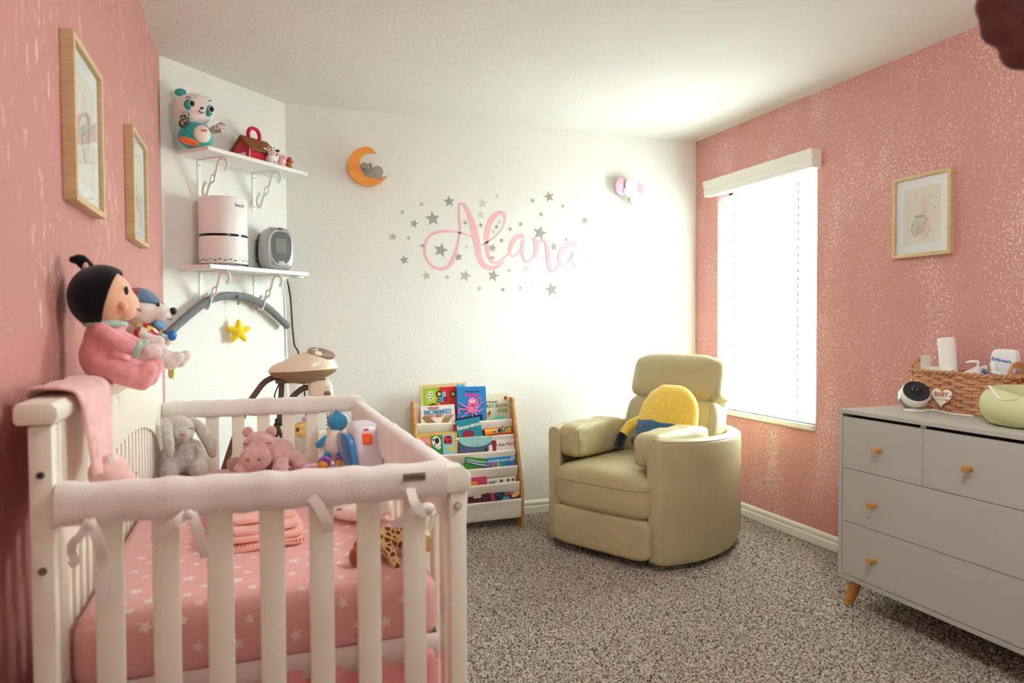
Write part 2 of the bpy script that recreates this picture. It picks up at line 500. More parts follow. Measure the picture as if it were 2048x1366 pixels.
# ------------------------------------------------------------------ crib
CX0, CX1, CY0, CY1 = -0.338, 0.373, 1.300, 2.715
crib = thing('crib', 'cream painted wooden crib with tall solid back against the pink wall', 'crib', (0.02, 2.0, 0))
def cb(name, boxes, bev=.004, m=M_crib):
    bm = B()
    for b in boxes: bx(bm, b[0] - .02, b[1] - .02, b[2] - 2.0, b[3] - 2.0, b[4], b[5], bev=bev)
    return obj(name, bm, m, crib, 35)
SL = [-0.252 + .0842 * k for k in range(7)]
for nm, ya, yb in (('near', CY0, CY0 + .035), ('far', CY1 - .035, CY1)):
    cb('post', [(CX0, CX0 + .034, ya, yb, 0.0, 1.055)])
    cb('post', [(CX1 - .033, CX1, ya, yb, 0.0, 0.893)])
    # top rail with chamfered ends
    bm = B()
    poly = [(CX0 + .034 - .02, .893), (.355 - .0, .893), (.362, .905), (.362, .925), (.345, .943), (CX0 + .034 - .02, .943)]
    prism(bm, poly, ya - .003 - 2.0, yb + .003 - 2.0, bev=.004)
    obj('top_rail', bm, M_crib, crib, 35)
    cb('bottom_rail', [(CX0 + .034, CX1 - .033, ya + .004, yb - .004, 0.22, 0.27)])
    for x in SL:
        cb('slat', [(x, x + .0425, ya + .010, yb - .012, 0.265, 0.9)], bev=.003)
for yb_, zz_ in ((CY0 - .001, .978),):
    bm = cyl(B(), (CX0 + .017 - .02, yb_ - 2.0 + .004, .978), (CX0 + .017 - .02, yb_ - 2.0 - .002, .978), .0062, n=24); cyl(bm, (CX0 + .017 - .02, yb_ - 2.002, .978), (CX0 + .017 - .02, yb_ - 2.0035, .978), .0038, n=16, mi=1)
    obj('bolt', bm, [paint((150, 140, 125), .4, metal=.6), M_black], crib)
    bm = cyl(B(), (CX0 + .017 - .02, yb_ - 2.0 + .004, .826), (CX0 + .017 - .02, yb_ - 2.002, .826), .0062, n=24); obj('bolt_cap', bm, paint((128, 108, 92)), crib)
    bm = cyl(B(), (CX1 - .018 - .02, yb_ - 2.0 + .004, .868), (CX1 - .018 - .02, yb_ - 2.002, .868), .0072, n=24); cyl(bm, (CX1 - .038, yb_ - 2.002, .868), (CX1 - .038, yb_ - 2.0035, .868), .0052, n=20, mi=1); cyl(bm, (CX1 - .038, yb_ - 2.0035, .868), (CX1 - .038, yb_ - 2.0042, .868), .0016, n=12, mi=2)
    obj('bolt', bm, [paint((120, 112, 98), .4, metal=.4), M_crib, M_black], crib)
# back panel: board with an arched opening filled by slats
bm = B()
ya, yb = CY0 + .035, CY1 - .035; mid = (ya + yb) / 2; half = (yb - ya) / 2
arch = [(mid - 2.0 + (half - .045) * math.cos(a), .72 + .215 * math.sin(a) ** 0.8) for a in [PI * k / 28 for k in range(29)]]
poly = [(ya - 2.0, .62), (ya - 2.0, 1.055), (yb - 2.0, 1.055), (yb - 2.0, .62), (yb - 2.0 - .045, .62)] + arch + [(ya - 2.0 + .045, .62)]
t = B(); prism(t, poly, 0, .022)
bmesh.ops.transform(t, matrix=Matrix.Rotation(PI / 2, 4, 'Z'), verts=t.verts)
bmesh.ops.transform(t, matrix=Matrix.Translation((-.304 - .02, 0, 0)), verts=t.verts); merge(bm, t)
obj('back_panel', bm, M_crib, crib, 35)
ns = 22
for k in range(ns):
    y = ya + .07 + (yb - ya - .14) * (k + .5) / ns
    f = (y - mid) / (half - .045); zt = .72 + .215 * max(0.0, 1 - f * f) ** 0.4 + .02
    cb('back_slat', [(-.324, -.311, y - .013, y + .013, 0.25, zt)], bev=.005)
cb('back_bottom_rail', [(-.33, -.306, ya, yb, .22, .27)])
bm = B()
t = B()
sec = [(-.349, 1.058), (-.300, 1.058), (-.293, 1.068), (-.293, 1.082), (-.302, 1.092), (-.349, 1.092), (-.354, 1.085), (-.354, 1.064)]
prism(bm, sec, CY0 - .012 - 2.0, CY1 + .012 - 2.0, bev=.004)
bmesh.ops.transform(bm, matrix=Matrix.Translation((-.02, 0, 0)), verts=bm.verts)
obj('cap_rail', bm, M_crib, crib, 35)
# front side
cb('front_rail', [(CX1 - .034, CX1 - .002, CY0 + .03, CY1 - .03, .885, .925)])
cb('front_bottom_rail', [(CX1 - .030, CX1 - .006, CY0 + .035, CY1 - .035, .22, .27)])
nf = 15
for k in range(nf):
    y = CY0 + .06 + (CY1 - CY0 - .12) * (k + .5) / nf
    cb('front_slat', [(CX1 - .024, CX1 - .012, y - .02, y + .02, .26, .89)], bev=.003)
cb('mattress_board', [(CX0 + .045, CX1 - .045, CY0 + .12, CY1 - .06, .585, .600)])

# quilted rail covers with tie strings
def cover(name, label, path, sec, ends=1.0):
    t = thing(name, label, 'rail cover', path[0], 0, 'white knit crib rail covers')
    p0 = Vector(path[0]); pts = []
    n = 60
    a, b = Vector(path[0]), Vector(path[-1])
    for i in range(n + 1): pts.append(a.lerp(b, i / n) - p0)
    def s(f):
        i = int(f * n); e = 1.0 + .06 * math.exp(-((f * n) / 2.0) ** 2) * ends + .06 * math.exp(-(((1 - f) * n) / 2.0) ** 2) * ends
        e *= 1 + .012 * math.sin(i * 1.3) + .012 * math.sin(i * .47 + 1)
        return [(u * e + .0015 * math.sin(i * .9), v * e) for u, v in sec]
    bm = sweep(B(), pts, s, up=(0, 0, 1))
    obj('cover_sleeve', bm, M_knit, t, 60)
    return t
def oval(hz, hy, p=3.0, n=24, drop=0.0):
    o = []
    for k in range(n):
        a = 2 * PI * k / n; c, s_ = math.cos(a), math.sin(a); w = (abs(c) ** p + abs(s_) ** p) ** (1 / p)
        o.append((hz * c / w - drop, hy * s_ / w))
    return o
c1 = cover('rail_cover', 'white knit rail cover along the nearest crib rail, with a sewn brand tab', [(-.302, 1.317, .926), (.333, 1.317, .917)], oval(.033, .028))
c2 = cover('rail_cover', 'white knit rail cover along the far crib rail, before the baby swing', [(-.280, 2.698, .918), (.350, 2.698, .916)], oval(.030, .026))
c3 = cover('rail_cover', 'white knit rail cover down the long crib side facing the bookshelf', [(.355, 1.325, .882), (.355, 2.675, .868)], oval(.055, .026), .4)
# sewn tab
bm = bx(B(), .249, .291, -.0005, .0005, .9245 - .926, .9395 - .926); ob = obj('brand_tab', bm, paint((150, 140, 118), .8), c1, 0, loc=(.302 - .0, -.0288, 0))
ob.location = (.302, -.0292, -.0005); ob.rotation_euler = (R(6), 0, R(0))
tb = text('tab_lettering', 'CribWrap', .0098, paint((74, 66, 48), .8), ob, (.270, -.0009, .006), bold=.00012, ext=.0002)
def tie(parent, base, pts, w=.013):
    fr = [Vector(p) - Vector(base) for p in pts]
    bm = sweep(B(), spline(fr, 6), [(-.0012, -w / 2), (.0012, -w / 2), (.0016, 0), (.0012, w / 2), (-.0012, w / 2)], up=(0, -1, 0.05))
    return obj('tie_string', bm, M_knit, parent, 60)
b1 = (-.302, 1.317, .926)
yy = 1.283
tie(c1, b1, [(-.251, yy, .905), (-.262, yy - .008, .885), (-.274, yy - .006, .872), (-.277, yy, .855), (-.272, yy, .842), (-.281, yy, .836)])
tie(c1, b1, [(-.252, yy, .905), (-.243, yy - .01, .888), (-.236, yy - .008, .862), (-.234, yy, .835), (-.237, yy, .802), (-.238, yy, .778)], .016)
bm = ell(B(), (-.249 + .302, yy - .006 - 1.317, .897 - .926), (.009, .006, .010)); obj('knot', bm, M_knit, c1)
tie(c1, b1, [(-.112, yy, .902), (-.124, yy - .008, .893), (-.143, yy - .006, .880), (-.16, yy, .862)], .016)
tie(c1, b1, [(-.103, yy, .902), (-.096, yy - .008, .882), (-.089, yy - .006, .852), (-.085, yy, .826)], .015)
bm = ell(B(), (-.107 + .302, yy - .005 - 1.317, .901 - .926), (.008, .006, .008)); obj('knot', bm, M_knit, c1)
tie(c1, b1, [(.087, yy, .912), (.099, yy - .006, .896), (.110, yy - .006, .872), (.115, yy, .848)], .018)
tie(c1, b1, [(.262, yy, .912), (.264, yy - .02, .893), (.276, yy - .026, .876), (.292, yy - .018, .871), (.303, yy - .01, .874)], .017)
tie(c1, b1, [(.283, yy - .01, .880), (.262, yy - .012, .871), (.244, yy - .008, .858), (.227, yy, .848)], .015)
tie(c1, b1, [(.300, yy - .006, .878), (.308, yy, .862), (.300, yy, .845), (.296, yy, .833)], .010)
bm = ell(B(), (.289 + .302, yy - .016 - 1.317, .877 - .926), (.014, .010, .011)); obj('knot', bm, M_knit, c1)

# mattress with star sheet
MX0, MX1, MY0, MY1, MZ0, MZ1 = -.303, .335, 1.368, 2.672, .588, .712
matt = thing('crib_mattress', 'crib mattress in a pink fitted sheet printed with white stars', 'mattress', (.02, 2.0, MZ0))
rd = .03
bm = bx(B(), MX0 - .02, MX1 - .02, MY0 - 2.0, MY1 - 2.0, 0, MZ1 - MZ0, bev=rd, seg=6)
def onsheet(x, s):
    """unrolled sheet: s runs along the top towards the camera, round the edge and down the near face"""
    y_edge = MY0 + rd; top = MZ1
    if s >= 0: return Vector((x, y_edge + s, top + .0006))
    arc = rd * PI / 2
    if -s <= arc:
        a = -s / rd; return Vector((x, y_edge - (rd + .0006) * math.sin(a), top - rd + (rd + .0006) * math.cos(a)))
    return Vector((x, MY0 - .0006, top - rd - (-s - arc)))
def put_star(bm, x, s, r, rot):
    cnt = bm.verts.new(onsheet(x, s) - Vector((.02, 2.0, MZ0)))
    st = star(r, .46, rot); rings = []
    for q in (.34, .67, 1.0):
        ring = []
        for k in range(len(st)):
            a, b = st[k], st[(k + 1) % len(st)]
            for h in (0, .5):
                ring.append(bm.verts.new(onsheet(x + q * (a[0] + (b[0] - a[0]) * h), s + q * (a[1] + (b[1] - a[1]) * h)) - Vector((.02, 2.0, MZ0))))
        rings.append(ring)
    m = len(rings[0])
    for k in range(m):
        f = bm.faces.new((cnt, rings[0][k], rings[0][(k + 1) % m])); f.material_index = 1
        for q in range(2):
            f = bm.faces.new((rings[q][k], rings[q + 1][k], rings[q + 1][(k + 1) % m], rings[q][(k + 1) % m])); f.material_index = 1
rs = random.Random(4)
sp = []
s = -.088
row = 0
while s < 1.2:
    x = MX0 + .035 + (row % 2) * .028
    while x < MX1 - .03:
        r = rs.choice((.011, .013, .013, .018)) ; xx = x + rs.uniform(-.008, .008); s2 = s + rs.uniform(-.008, .008)
        if MX0 + .03 + r < xx < MX1 - .03 - r and s2 - r > -.106: put_star(bm, xx, s2, r, rs.uniform(-.5, .5))
        x += .056
    s += .043; row += 1
obj('fitted_sheet', bm, [mat('pink_sheet', (230, 172, 172), .85, bump=.15, bscale=14, sheen=.2), paint((244, 226, 222), .85)], matt, 50, recalc=False)

# bed skirt
sk = thing('crib_skirt', 'pink pleated crib skirt with white satin band under the mattress', 'bed skirt', (.02, 2.0, .2))
def sk_ring(z0, z1, amp, per, m, name, off):
    bm = B(); pts = []
    per_pts = []
    x0, x1, y0, y1 = MX0 + off, MX1 - off, MY0 + off, MY1 - off
    def run(a, b, n):
        a, b = Vector(a), Vector(b); d = (b - a).normalized(); nn = Vector((d.y, -d.x, 0))
        for k in range(n):
            f = k / n; L = (b - a).length * f
            per_pts.append(a + d * L + nn * amp * (math.sin(L * per) + .4 * math.sin(L * per * 2.3 + 1)))
    run((x0, y0, 0), (x1, y0, 0), 120); run((x1, y0, 0), (x1, y1, 0), 160); run((x1, y1, 0), (x0, y1, 0), 60); run((x0, y1, 0), (x0, y0, 0), 60)
    hs = [z1, z1 - .02, (z0 + z1) / 2, z0]
    rings = []
    cx, cy_ = (x0 + x1) / 2, (y0 + y1) / 2
    for i, z in enumerate(hs):
        k = (.25, .8, 1.1, 1.3)[i]
        rg = []
        for q, p in enumerate(per_pts):
            c = Vector((min(max(p.x, x0), x1), min(max(p.y, y0), y1), 0)); v = c + (p - c) * k
            rg.append(bm.verts.new((v.x - .02, v.y - 2.0, z - .2)))
        rings.append(rg)
    m_ = len(per_pts)
    for a, b in zip(rings, rings[1:]):
        for k in range(m_): bm.faces.new((a[k], a[(k + 1) % m_], b[(k + 1) % m_], b[k]))
    o = obj(name, bm, m, sk, 60)
    md = o.modifiers.new('cloth', 'SOLIDIFY'); md.thickness = .0015
    return o
sk_ring(.2, .570, .006, 75, mat('pink_skirt_cloth', (238, 158, 164), .55, sheen=.4), 'skirt_panel', .004)
sk_ring(.550, .600, .0015, 30, paint((240, 226, 224), .3), 'satin_band', .002)

# ------------------------------------------------------------------ things in the crib
ZM = MZ1
def lp(base, k):
    """size of one photo pixel at that distance -> helper for proportions of a toy seen from the front"""
    return lambda px, pz: ((px) * k, (pz) * k)

# grey bunny
bun = thing('bunny_toy', 'grey plush bunny with long drooping ears sitting against the far crib rail', 'soft toy', (-.232, 2.582, ZM), 4)
bun.scale = (.95, .95, .98)
g = plushm((196, 188, 182), bump=.6, bscale=150, vary=.05)
k = .00165
bm = B()
ell(bm, (0.005, 0.0, .055), (.048, .042, .06)); ell(bm, (.005, -.005, .10), (.036, .034, .04))
limb(bm, [(-.03, -.02, .035), (-.042, -.06, .03), (-.043, -.085, .032)], [.03, .03, .031]); limb(bm, [(.035, -.02, .035), (.046, -.06, .03), (.05, -.08, .032)], [.03, .03, .031])
limb(bm, [(-.035, -.01, .105), (-.058, -.03, .075), (-.062, -.045, .05)], [.017, .018, .02]); limb(bm, [(.042, -.01, .105), (.056, -.03, .08), (.06, -.05, .06)], [.016, .017, .019])
ell(bm, (-.012, -.02, .158), (.052, .046, .049)); ell(bm, (-.006, -.052, .145), (.030, .024, .026))
fuzz(obj('body', bm, g, bun), .0055, .005, .012)
bm = B(); limb(bm, [(-.034, -.02, .192), (-.045, -.055, .172), (-.041, -.088, .125), (-.038, -.092, .088)], [.013, .018, .020, .012]); fuzz(obj('ear', bm, g, bun), .005, .004, .012)
bm = B(); limb(bm, [(.028, -.002, .185), (.058, -.006, .155), (.086, -.01, .105), (.094, -.012, .068)], [.015, .021, .024, .014]); fuzz(obj('ear', bm, g, bun), .005, .004, .012)
bm = ell(B(), (.004, -.078, .152), (.011, .006, .006)); ob = obj('nose', bm, plushm((206, 150, 146)), bun)
bm = B(); tube(bm, spline([(-.045, -.060, .168), (-.038, -.064, .164), (-.03, -.066, .166)], 4), .0014, 6); obj('eye', bm, paint((70, 60, 58)), bun)
bm = B(); tube(bm, spline([(.022, -.066, .168), (.030, -.063, .165), (.036, -.058, .168)], 4), .0014, 6); obj('eye', bm, paint((70, 60, 58)), bun)

# hippo
hip = thing('hippo_toy', 'dusty pink plush hippo lying on the starry sheet, facing the near rail', 'soft toy', (.015, 2.56, ZM), -8)
hp = plushm((208, 162, 160), bump=.6, bscale=160, vary=.05)
bm = B()
ell(bm, (.035, .02, .055), (.07, .09, .055)); ell(bm, (.0, -.06, .10), (.052, .05, .045)); ell(bm, (-.008, -.105, .062), (.050, .045, .042))
limb(bm, [(-.04, -.03, .035), (-.055, -.08, .025), (-.05, -.12, .022)], [.026, .026, .024]); limb(bm, [(.06, -.03, .04), (.068, -.085, .028), (.068, -.12, .022)], [.027, .027, .025])
limb(bm, [(-.03, .03, .035), (-.075, .01, .027), (-.09, -.01, .03)], [.024, .025, .025]); limb(bm, [(.09, .03, .04), (.115, .0, .03), (.118, -.02, .026)], [.026, .027, .025])
fuzz(obj('body', bm, hp, hip), .0055, .005, .012)
for sx in (-.038, .036):
    bm = ell(B(), (sx, -.045, .141), (.019, .012, .020)); fuzz(obj('ear', bm, hp, hip), .004, .003, .01)
for sx in (-.024, .010):
    bm = ell(B(), (sx, -.149, .068), (.006, .003, .004)); obj('nostril', bm, plushm((160, 100, 102)), hip)
for sx in (-.035, .034):
    bm = tube(B(), spline([(sx - .009, -.104 + abs(sx) * .1, .114), (sx, -.107 + abs(sx) * .1, .110), (sx + .009, -.103 + abs(sx) * .1, .114)], 4), .0015, 6); obj('eye', bm, paint((120, 72, 72)), hip)

# blue plush with purple feet
bp = thing('footed_soft_toy', 'blue and white soft toy with purple and yellow feet behind the sound machine', 'soft toy', (.258, 2.60, ZM), -5)
bl_ = plushm((56, 142, 190)); wh = plushm((236, 226, 222))
bm = B(); ell(bm, (0, 0, .065), (.042, .036, .052)); ell(bm, (.004, -.004, .10), (.03, .03, .03)); fuzz(obj('body', bm, wh, bp), .005, .001, .012)
bm = B(); ell(bm, (.012, 0, .15), (.036, .034, .034)); limb(bm, [(.012, 0, .165), (.01, .0, .182)], [.02, .012]); fuzz(obj('head', bm, bl_, bp), .005, .001, .012)
for q in ([(-.03, -.01, .098), (-.046, -.014, .083), (-.052, -.016, .075)], [(.04, -.01, .098), (.055, -.016, .085), (.06, -.02, .075)]):
    bm = limb(B(), q, [.008, .011, .014]); fuzz(obj('arm', bm, bl_, bp), .004, .001, .012)
for sx, rz in ((-.035, 10), (.022, 25)):
    bm = limb(B(), [(sx * .6, -.015, .04), (sx, -.045, .026)], [.014, .013]); obj('leg', bm, bl_, bp)
    ft = obj('foot', ell(B(), (sx, -.075, .022), (.023, .020, .0215), (0, 0, rz)), plushm((150, 70, 170)), bp)
    obj('sole', ell(B(), (sx - .002, -.0835, .0185), (.0185, .0135, .0165), (0, 0, rz)), plushm((238, 180, 66)), ft)

# sound machine hooked on the long side rail
sm = thing('sound_machine', 'white and blue crib sound machine with orange button, strapped to the side rail', 'soother', (.297, 2.14, .713), 8)
M_lav = mat('lavender_plastic', (226, 222, 236), .3, coat=.2)
bm = B()
sbox(bm, (.006, 0, .104), (.088, .11, .212), 5, 8)
for v in bm.verts: v.co.x += (v.co.z - .11) * -.10
obj('housing', bm, M_lav, sm)
bm = B()
sbox(bm, (-.042, -.0, .088), (.026, .112, .178), 4, 8)
for v in bm.verts: v.co.x += (v.co.z - .11) * -.16
obj('blue_band', bm, mat('blue_plastic', (58, 132, 196), .25, coat=.3), sm)
bm = B()
sbox(bm, (-.056, -.0, .088), (.026, .100, .185), 3, 8)
for v in bm.verts: v.co.x += (v.co.z - .11) * -.16
obj('clear_dome', bm, mat_pane('clear_dome', .04, (226, 234, 242)), sm)
bm = sbox(B(), (-.004, -.054, .165), (.028, .010, .034), 6, 5); obj('orange_button', bm, paint((246, 96, 52), .35), sm)
bm = sbox(B(), (-.006, -.0515, .192), (.014, .008, .007), 2.5, 5); obj('power_light', bm, paint((222, 96, 90), .3), sm)
bm = sbox(B(), (.050, .0, .172), (.04, .06, .036), 5, 6); obj('clip', bm, M_lav, sm)
bm = bx(B(), .034, .068, -.028, .028, .1895, .193, bev=.001); obj('clip_pad', bm, paint((70, 120, 170)), sm)

# giraffe lying along the near edge
gi = thing('giraffe_toy', 'spotted brown and cream plush giraffe lying near the mattress edge', 'soft toy', (.262, 1.50, ZM), 0)
gi.scale = (.82, 1, 1)
gm = mat_spots('giraffe_hide', (122, 56, 22), (236, 208, 150), 62, .10)
br_ = plushm((150, 70, 24))
bm = B()
ell(bm, (-.022, .02, .034), (.052, .034, .036)); limb(bm, [(.0, .02, .036), (.045, .03, .034), (.078, .03, .03)], [.03, .024, .022])
limb(bm, [(-.012, -.002, .03), (-.002, -.03, .018), (.006, -.048, .006)], [.019, .014, .012])
fuzz(obj('body', bm, gm, gi), .0045, .0015, .012)
bm = B(); ell(bm, (.092, .024, .024), (.028, .022, .021)); ell(bm, (.104, .012, .016), (.014, .013, .012)); fuzz(obj('head', bm, mat('cream_muzzle', (238, 214, 160), .9, sheen=.4), gi), .004, .001)
bm = B(); limb(bm, [(.066, .044, .052), (.078, .044, .056), (.095, .04, .050)], [.006, .007, .006]); fuzz(obj('mane', bm, plushm((240, 96, 60)), gi), .003, .004, .01)
for q in ([(.088, .044, .048), (.084, .052, .064)],):
    bm = limb(B(), q, [.003, .003]); obj('horn', bm, paint((236, 226, 230)), gi)
bm = B(); limb(bm, [(-.055, .0, .026), (-.080, -.012, .022)], [.018, .017]); fuzz(obj('leg', bm, gm, gi), .0045, .001)
bm = B(); ell(bm, (-.094, -.018, .021), (.014, .016, .020)); limb(bm, [(-.092, -.01, .036), (-.088, -.006, .048)], [.006, .003]); obj('hoof', bm, br_, gi)

# folded pink blanket
fb = thing('folded_blanket', 'folded peach pink baby blanket with stitched edge lying on the mattress', 'blanket', (-.015, 1.86, ZM), 4)
M_pk = mat('pink_fleece', (244, 182, 172), .9, bump=.4, bscale=120, sheen=.4, vary=.08, vscale=16)
for i, (sx, sy, z, dz, dx) in enumerate(((.205, .40, .010, .018, 0), (.20, .39, .026, .016, .004), (.195, .37, .041, .016, -.004), (.16, .30, .055, .014, .012))):
    bm = sbox(B(), (dx, .0, z), (sx, sy, dz), 8, 10, fn=lambda q: q)
    for v in bm.verts: v.co.z += .003 * math.sin(v.co.x * 40 + i) * math.sin(v.co.y * 22 + i)
    obj('fold', bm, M_pk, fb, 60)
bm = B()
for k_ in range(26): ell(bm, (-.096 + k_ * .0077, -.197, .014), (.0022, .003, .004), seg=8, rings=6)
obj('edge_stitching', bm, paint((226, 128, 112), .9), fb)

# swaddle bundle
sw = thing('swaddle_blanket', 'bundled white muslin swaddle with dark printed marks beside the giraffe', 'blanket', (.238, 1.90, ZM), 0)
sw.scale = (1, .9, 1)
bm = B()
ell(bm, (0, 0, .035), (.085, .14, .045)); ell(bm, (.03, -.05, .03), (.06, .085, .034)); ell(bm, (-.03, .05, .032), (.05, .09, .036))
o = obj('bundle', bm, mat('muslin', (252, 248, 244), .9, bump=.3, bscale=30, sheen=.2), sw); fuzz(o, .006, .012, .05, 6)
rr = random.Random(2)
for k_ in range(16):
    x, y = rr.uniform(-.055, .06), rr.uniform(-.125, .02)
    a = rr.uniform(-.3, .6); L = rr.uniform(.008, .02)
    z = .035 + .046 * math.sqrt(max(0.02, 1 - (x / .088) ** 2 - (y / .145) ** 2))
    bm = tube(B(), [(x - L * math.cos(a) / 2, y - L * math.sin(a) / 2, z), (x, y, z + .003), (x + L * math.cos(a) / 2, y + L * math.sin(a) / 2, z)], .0016, 6)
    obj('printed_mark', bm, paint((70, 62, 60) if k_ % 4 else (170, 150, 60), .9), sw)

# pink comforter hanging over the back rail
pc = thing('comforter_toy', 'pale pink plush comforter with a small animal head, draped over the crib back', 'soft toy', (-.29, 1.47, 1.0), 0)
M_lp = plushm((240, 194, 192), bump=.3, vary=.04)
bm = B()
path = [(-.073, 1.055), (-.073, 1.098), (-.035, 1.105), (-.0, 1.100), (.014, 1.085), (.020, 1.05), (.026, 1.0), (.030, .955)]
sp = spline([(x, 0, z - 1.0) for x, z in path], 5)
rows = []
for i, p in enumerate(sp):
    f = i / (len(sp) - 1); w = .135 * (1 - .52 * max(0, f - .35) / .65)
    cyo = .075 - .10 * f
    row = []
    for j in range(15):
        s_ = j / 14 * 2 - 1
        row.append(bm.verts.new((p.x + .006 * math.sin(s_ * 9 + f * 2) * (0.2 + f), cyo + s_ * w, p.z + (.004 * math.cos(s_ * 7) if f < .5 else 0))))
    rows.append(row)
for a, b in zip(rows, rows[1:]):
    for j in range(14): bm.faces.new((a[j], a[j + 1], b[j + 1], b[j]))
o = obj('cloth', bm, M_lp, pc, 80); md = o.modifiers.new('t', 'SOLIDIFY'); md.thickness = .007; md.offset = 0; md2 = o.modifiers.new('s', 'SUBSURF'); md2.levels = 1; md2.render_levels = 1
bm = B(); ell(bm, (.040, -.030, -.050), (.034, .042, .034)); ell(bm, (.056, -.006, -.070), (.022, .026, .022)); fuzz(obj('head', bm, M_lp, pc), .0045, .001)
bm = B(); ell(bm, (.043, -.047, -.034), (.012, .017, .024), (0, 20, 0)); obj('ear', bm, plushm((244, 226, 224)), pc)
bm = B(); ell(bm, (.078, .008, -.062), (.002, .007, .0035)); obj('nose', bm, plushm((206, 130, 134)), pc)

# rag doll on the crib back, seen from its side
dl = thing('rag_doll', 'black haired rag doll in pink pyjamas sitting on the crib back, leaning on pink wall', 'doll', (-.327, 1.80, 1.092), 90)
dl.scale = (1.1, 1.05, 1.1)
# doll faces local -y, which is turned to +x
M_pj = plushm((238, 164, 170), bump=.2, vary=.04); M_skin = plushm((240, 190, 160), bump=.1, vary=.02); M_mint = plushm((176, 208, 192), bump=.2); M_hair = mat('black_felt', (14, 13, 15), .95, bump=.4, bscale=400, sheen=.25, spec=.1)
bm = B(); ell(bm, (0, -.01, .048), (.058, .048, .052)); ell(bm, (0, -.008, .085), (.045, .036, .036)); fuzz(obj('torso', bm, M_pj, dl), .005, .0, .01)
for s_ in (-1, 1):
    bm = limb(B(), [(s_ * .03, -.02, .03), (s_ * .042, -.055, .014), (s_ * .046, -.085, .002)], [.029, .027, .024]); limb(bm, [(s_ * .046, -.085, .002), (s_ * .05, -.100, .022)], [.024, .018])
    fuzz(obj('leg', bm, M_pj, dl), .005, .0, .01)
    bm = limb(B(), [(s_ * .04, -.012, .098), (s_ * .056, -.045, .075), (s_ * .05, -.075, .062)], [.018, .017, .016]); fuzz(obj('sleeve', bm, M_pj, dl), .005, .0, .01)
    bm = cyl(B(), (s_ * .052, -.072, .0635), (s_ * .049, -.084, .0585), .0185, .0185, 18, bev=.004); obj('cuff', bm, M_mint, dl)
    bm = B(); ell(bm, (s_ * .046, -.106, .055), (.018, .022, .017)); ell(bm, (s_ * .034, -.108, .063), (.008, .011, .008)); fuzz(obj('hand', bm, plushm((236, 214, 212), bump=.2), dl), .004, .0)
bm = lathe(B(), [(.036, 0), (.042, .004), (.042, .009), (.034, .014)], 24, 0, Matrix.Translation((0, -.012, .106))); obj('collar', bm, M_mint, dl)
bm = B(); ell(bm, (0, -.012, .164), (.058, .055, .057)); ell(bm, (0, -.05, .150), (.040, .028, .032)); fuzz(obj('head', bm, M_skin, dl), .005, 0)
hd = dl
bm = B()
t = B(); bmesh.ops.create_uvsphere(t, u_segments=48, v_segments=32, radius=1)
for c_, n_ in (((0, -.40, .3), (0, -1, -.30)),):
    lo = t.copy(); bmesh.ops.bisect_plane(t, geom=list(t.verts) + list(t.edges) + list(t.faces), plane_co=c_, plane_no=n_, clear_outer=True); lo.free()
bmesh.ops.transform(t, matrix=Matrix.Translation((0, -.008, .166)) @ Matrix.Diagonal((.0625, .061, .061, 1)), verts=t.verts); merge(bm, t)
o = obj('hair', bm, M_hair, dl); md = o.modifiers.new('t', 'SOLIDIFY'); md.thickness = .004; md.offset = 1
bm = limb(B(), [(.0, .012, .218), (.0, .03, .238), (.0, .045, .240)], [.011, .013, .007]); obj('hair_bun', bm, M_hair, dl)
bm = ell(B(), (0, .02, .226), (.016, .008, .012)); obj('hair_tie', bm, plushm((236, 190, 186)), dl)
for s_ in (-1, 1):
    bm = ell(B(), (s_ * .030, -.058, .178), (.005, .004, .009)); obj('eye', bm, M_black, dl)
    bm = ell(B(), (s_ * .036, -.052, .148), (.012, .010, .011)); obj('cheek', bm, plushm((242, 176, 148), bump=.1), dl)
bm = tube(B(), spline([(-.016, -.076, .142), (0, -.080, .137), (.016, -.076, .142)], 4), .0014, 6); obj('mouth', bm, paint((120, 60, 56)), dl)

# white teddy further along the crib back
td = thing('teddy_toy', 'white plush teddy in red and blue cap and bib, sitting behind the doll', 'soft toy', (-.312, 2.23, 1.104), 84)
M_w = plushm((238, 230, 222), bump=.3, vary=.03)
bm = B(); ell(bm, (0, -.005, .045), (.058, .045, .048)); ell(bm, (0, -.005, .082), (.042, .034, .034)); fuzz(obj('torso', bm, M_w, td), .005, .001)
bm = B(); ell(bm, (0, -.012, .150), (.056, .052, .050)); ell(bm, (0, -.058, .140), (.034, .034, .028)); fuzz(obj('head', bm, M_w, td), .005, .001)
for s_ in (-1, 1):
    bm = limb(B(), [(s_ * .03, -.02, .026), (s_ * .045, -.07, .012), (s_ * .05, -.098, .006)], [.025, .024, .022]); limb(bm, [(s_ * .05, -.098, .004), (s_ * .053, -.118, .020)], [.021, .015]); fuzz(obj('leg', bm, M_w, td), .005, .001)
    bm = limb(B(), [(s_ * .038, -.012, .092), (s_ * .056, -.04, .07), (s_ * .048, -.066, .062)], [.015, .016, .017]); fuzz(obj('arm', bm, M_w, td), .005, .001)
    bm = B(); ell(bm, (s_ * .052, .012, .176), (.020, .012, .022)); obj('ear', bm, plushm((60, 56, 58)), td)
    bm = ell(B(), (s_ * .026, -.062, .164), (.0045, .004, .006)); obj('eye', bm, M_black, td)
bm = ell(B(), (0, -.094, .146), (.012, .010, .011)); obj('nose', bm, M_black, td)
bm = tube(B(), spline([(-.016, -.083, .126), (0, -.090, .121), (.016, -.083, .126)], 4), .0012, 6); obj('mouth', bm, M_black, td)
bm = B(); t = B(); bmesh.ops.create_uvsphere(t, u_segments=28, v_segments=16, radius=1)
bmesh.ops.delete(t, geom=[v for v in t.verts if v.co.z < .28], context='VERTS')
for f in t.faces: f.material_index = 0
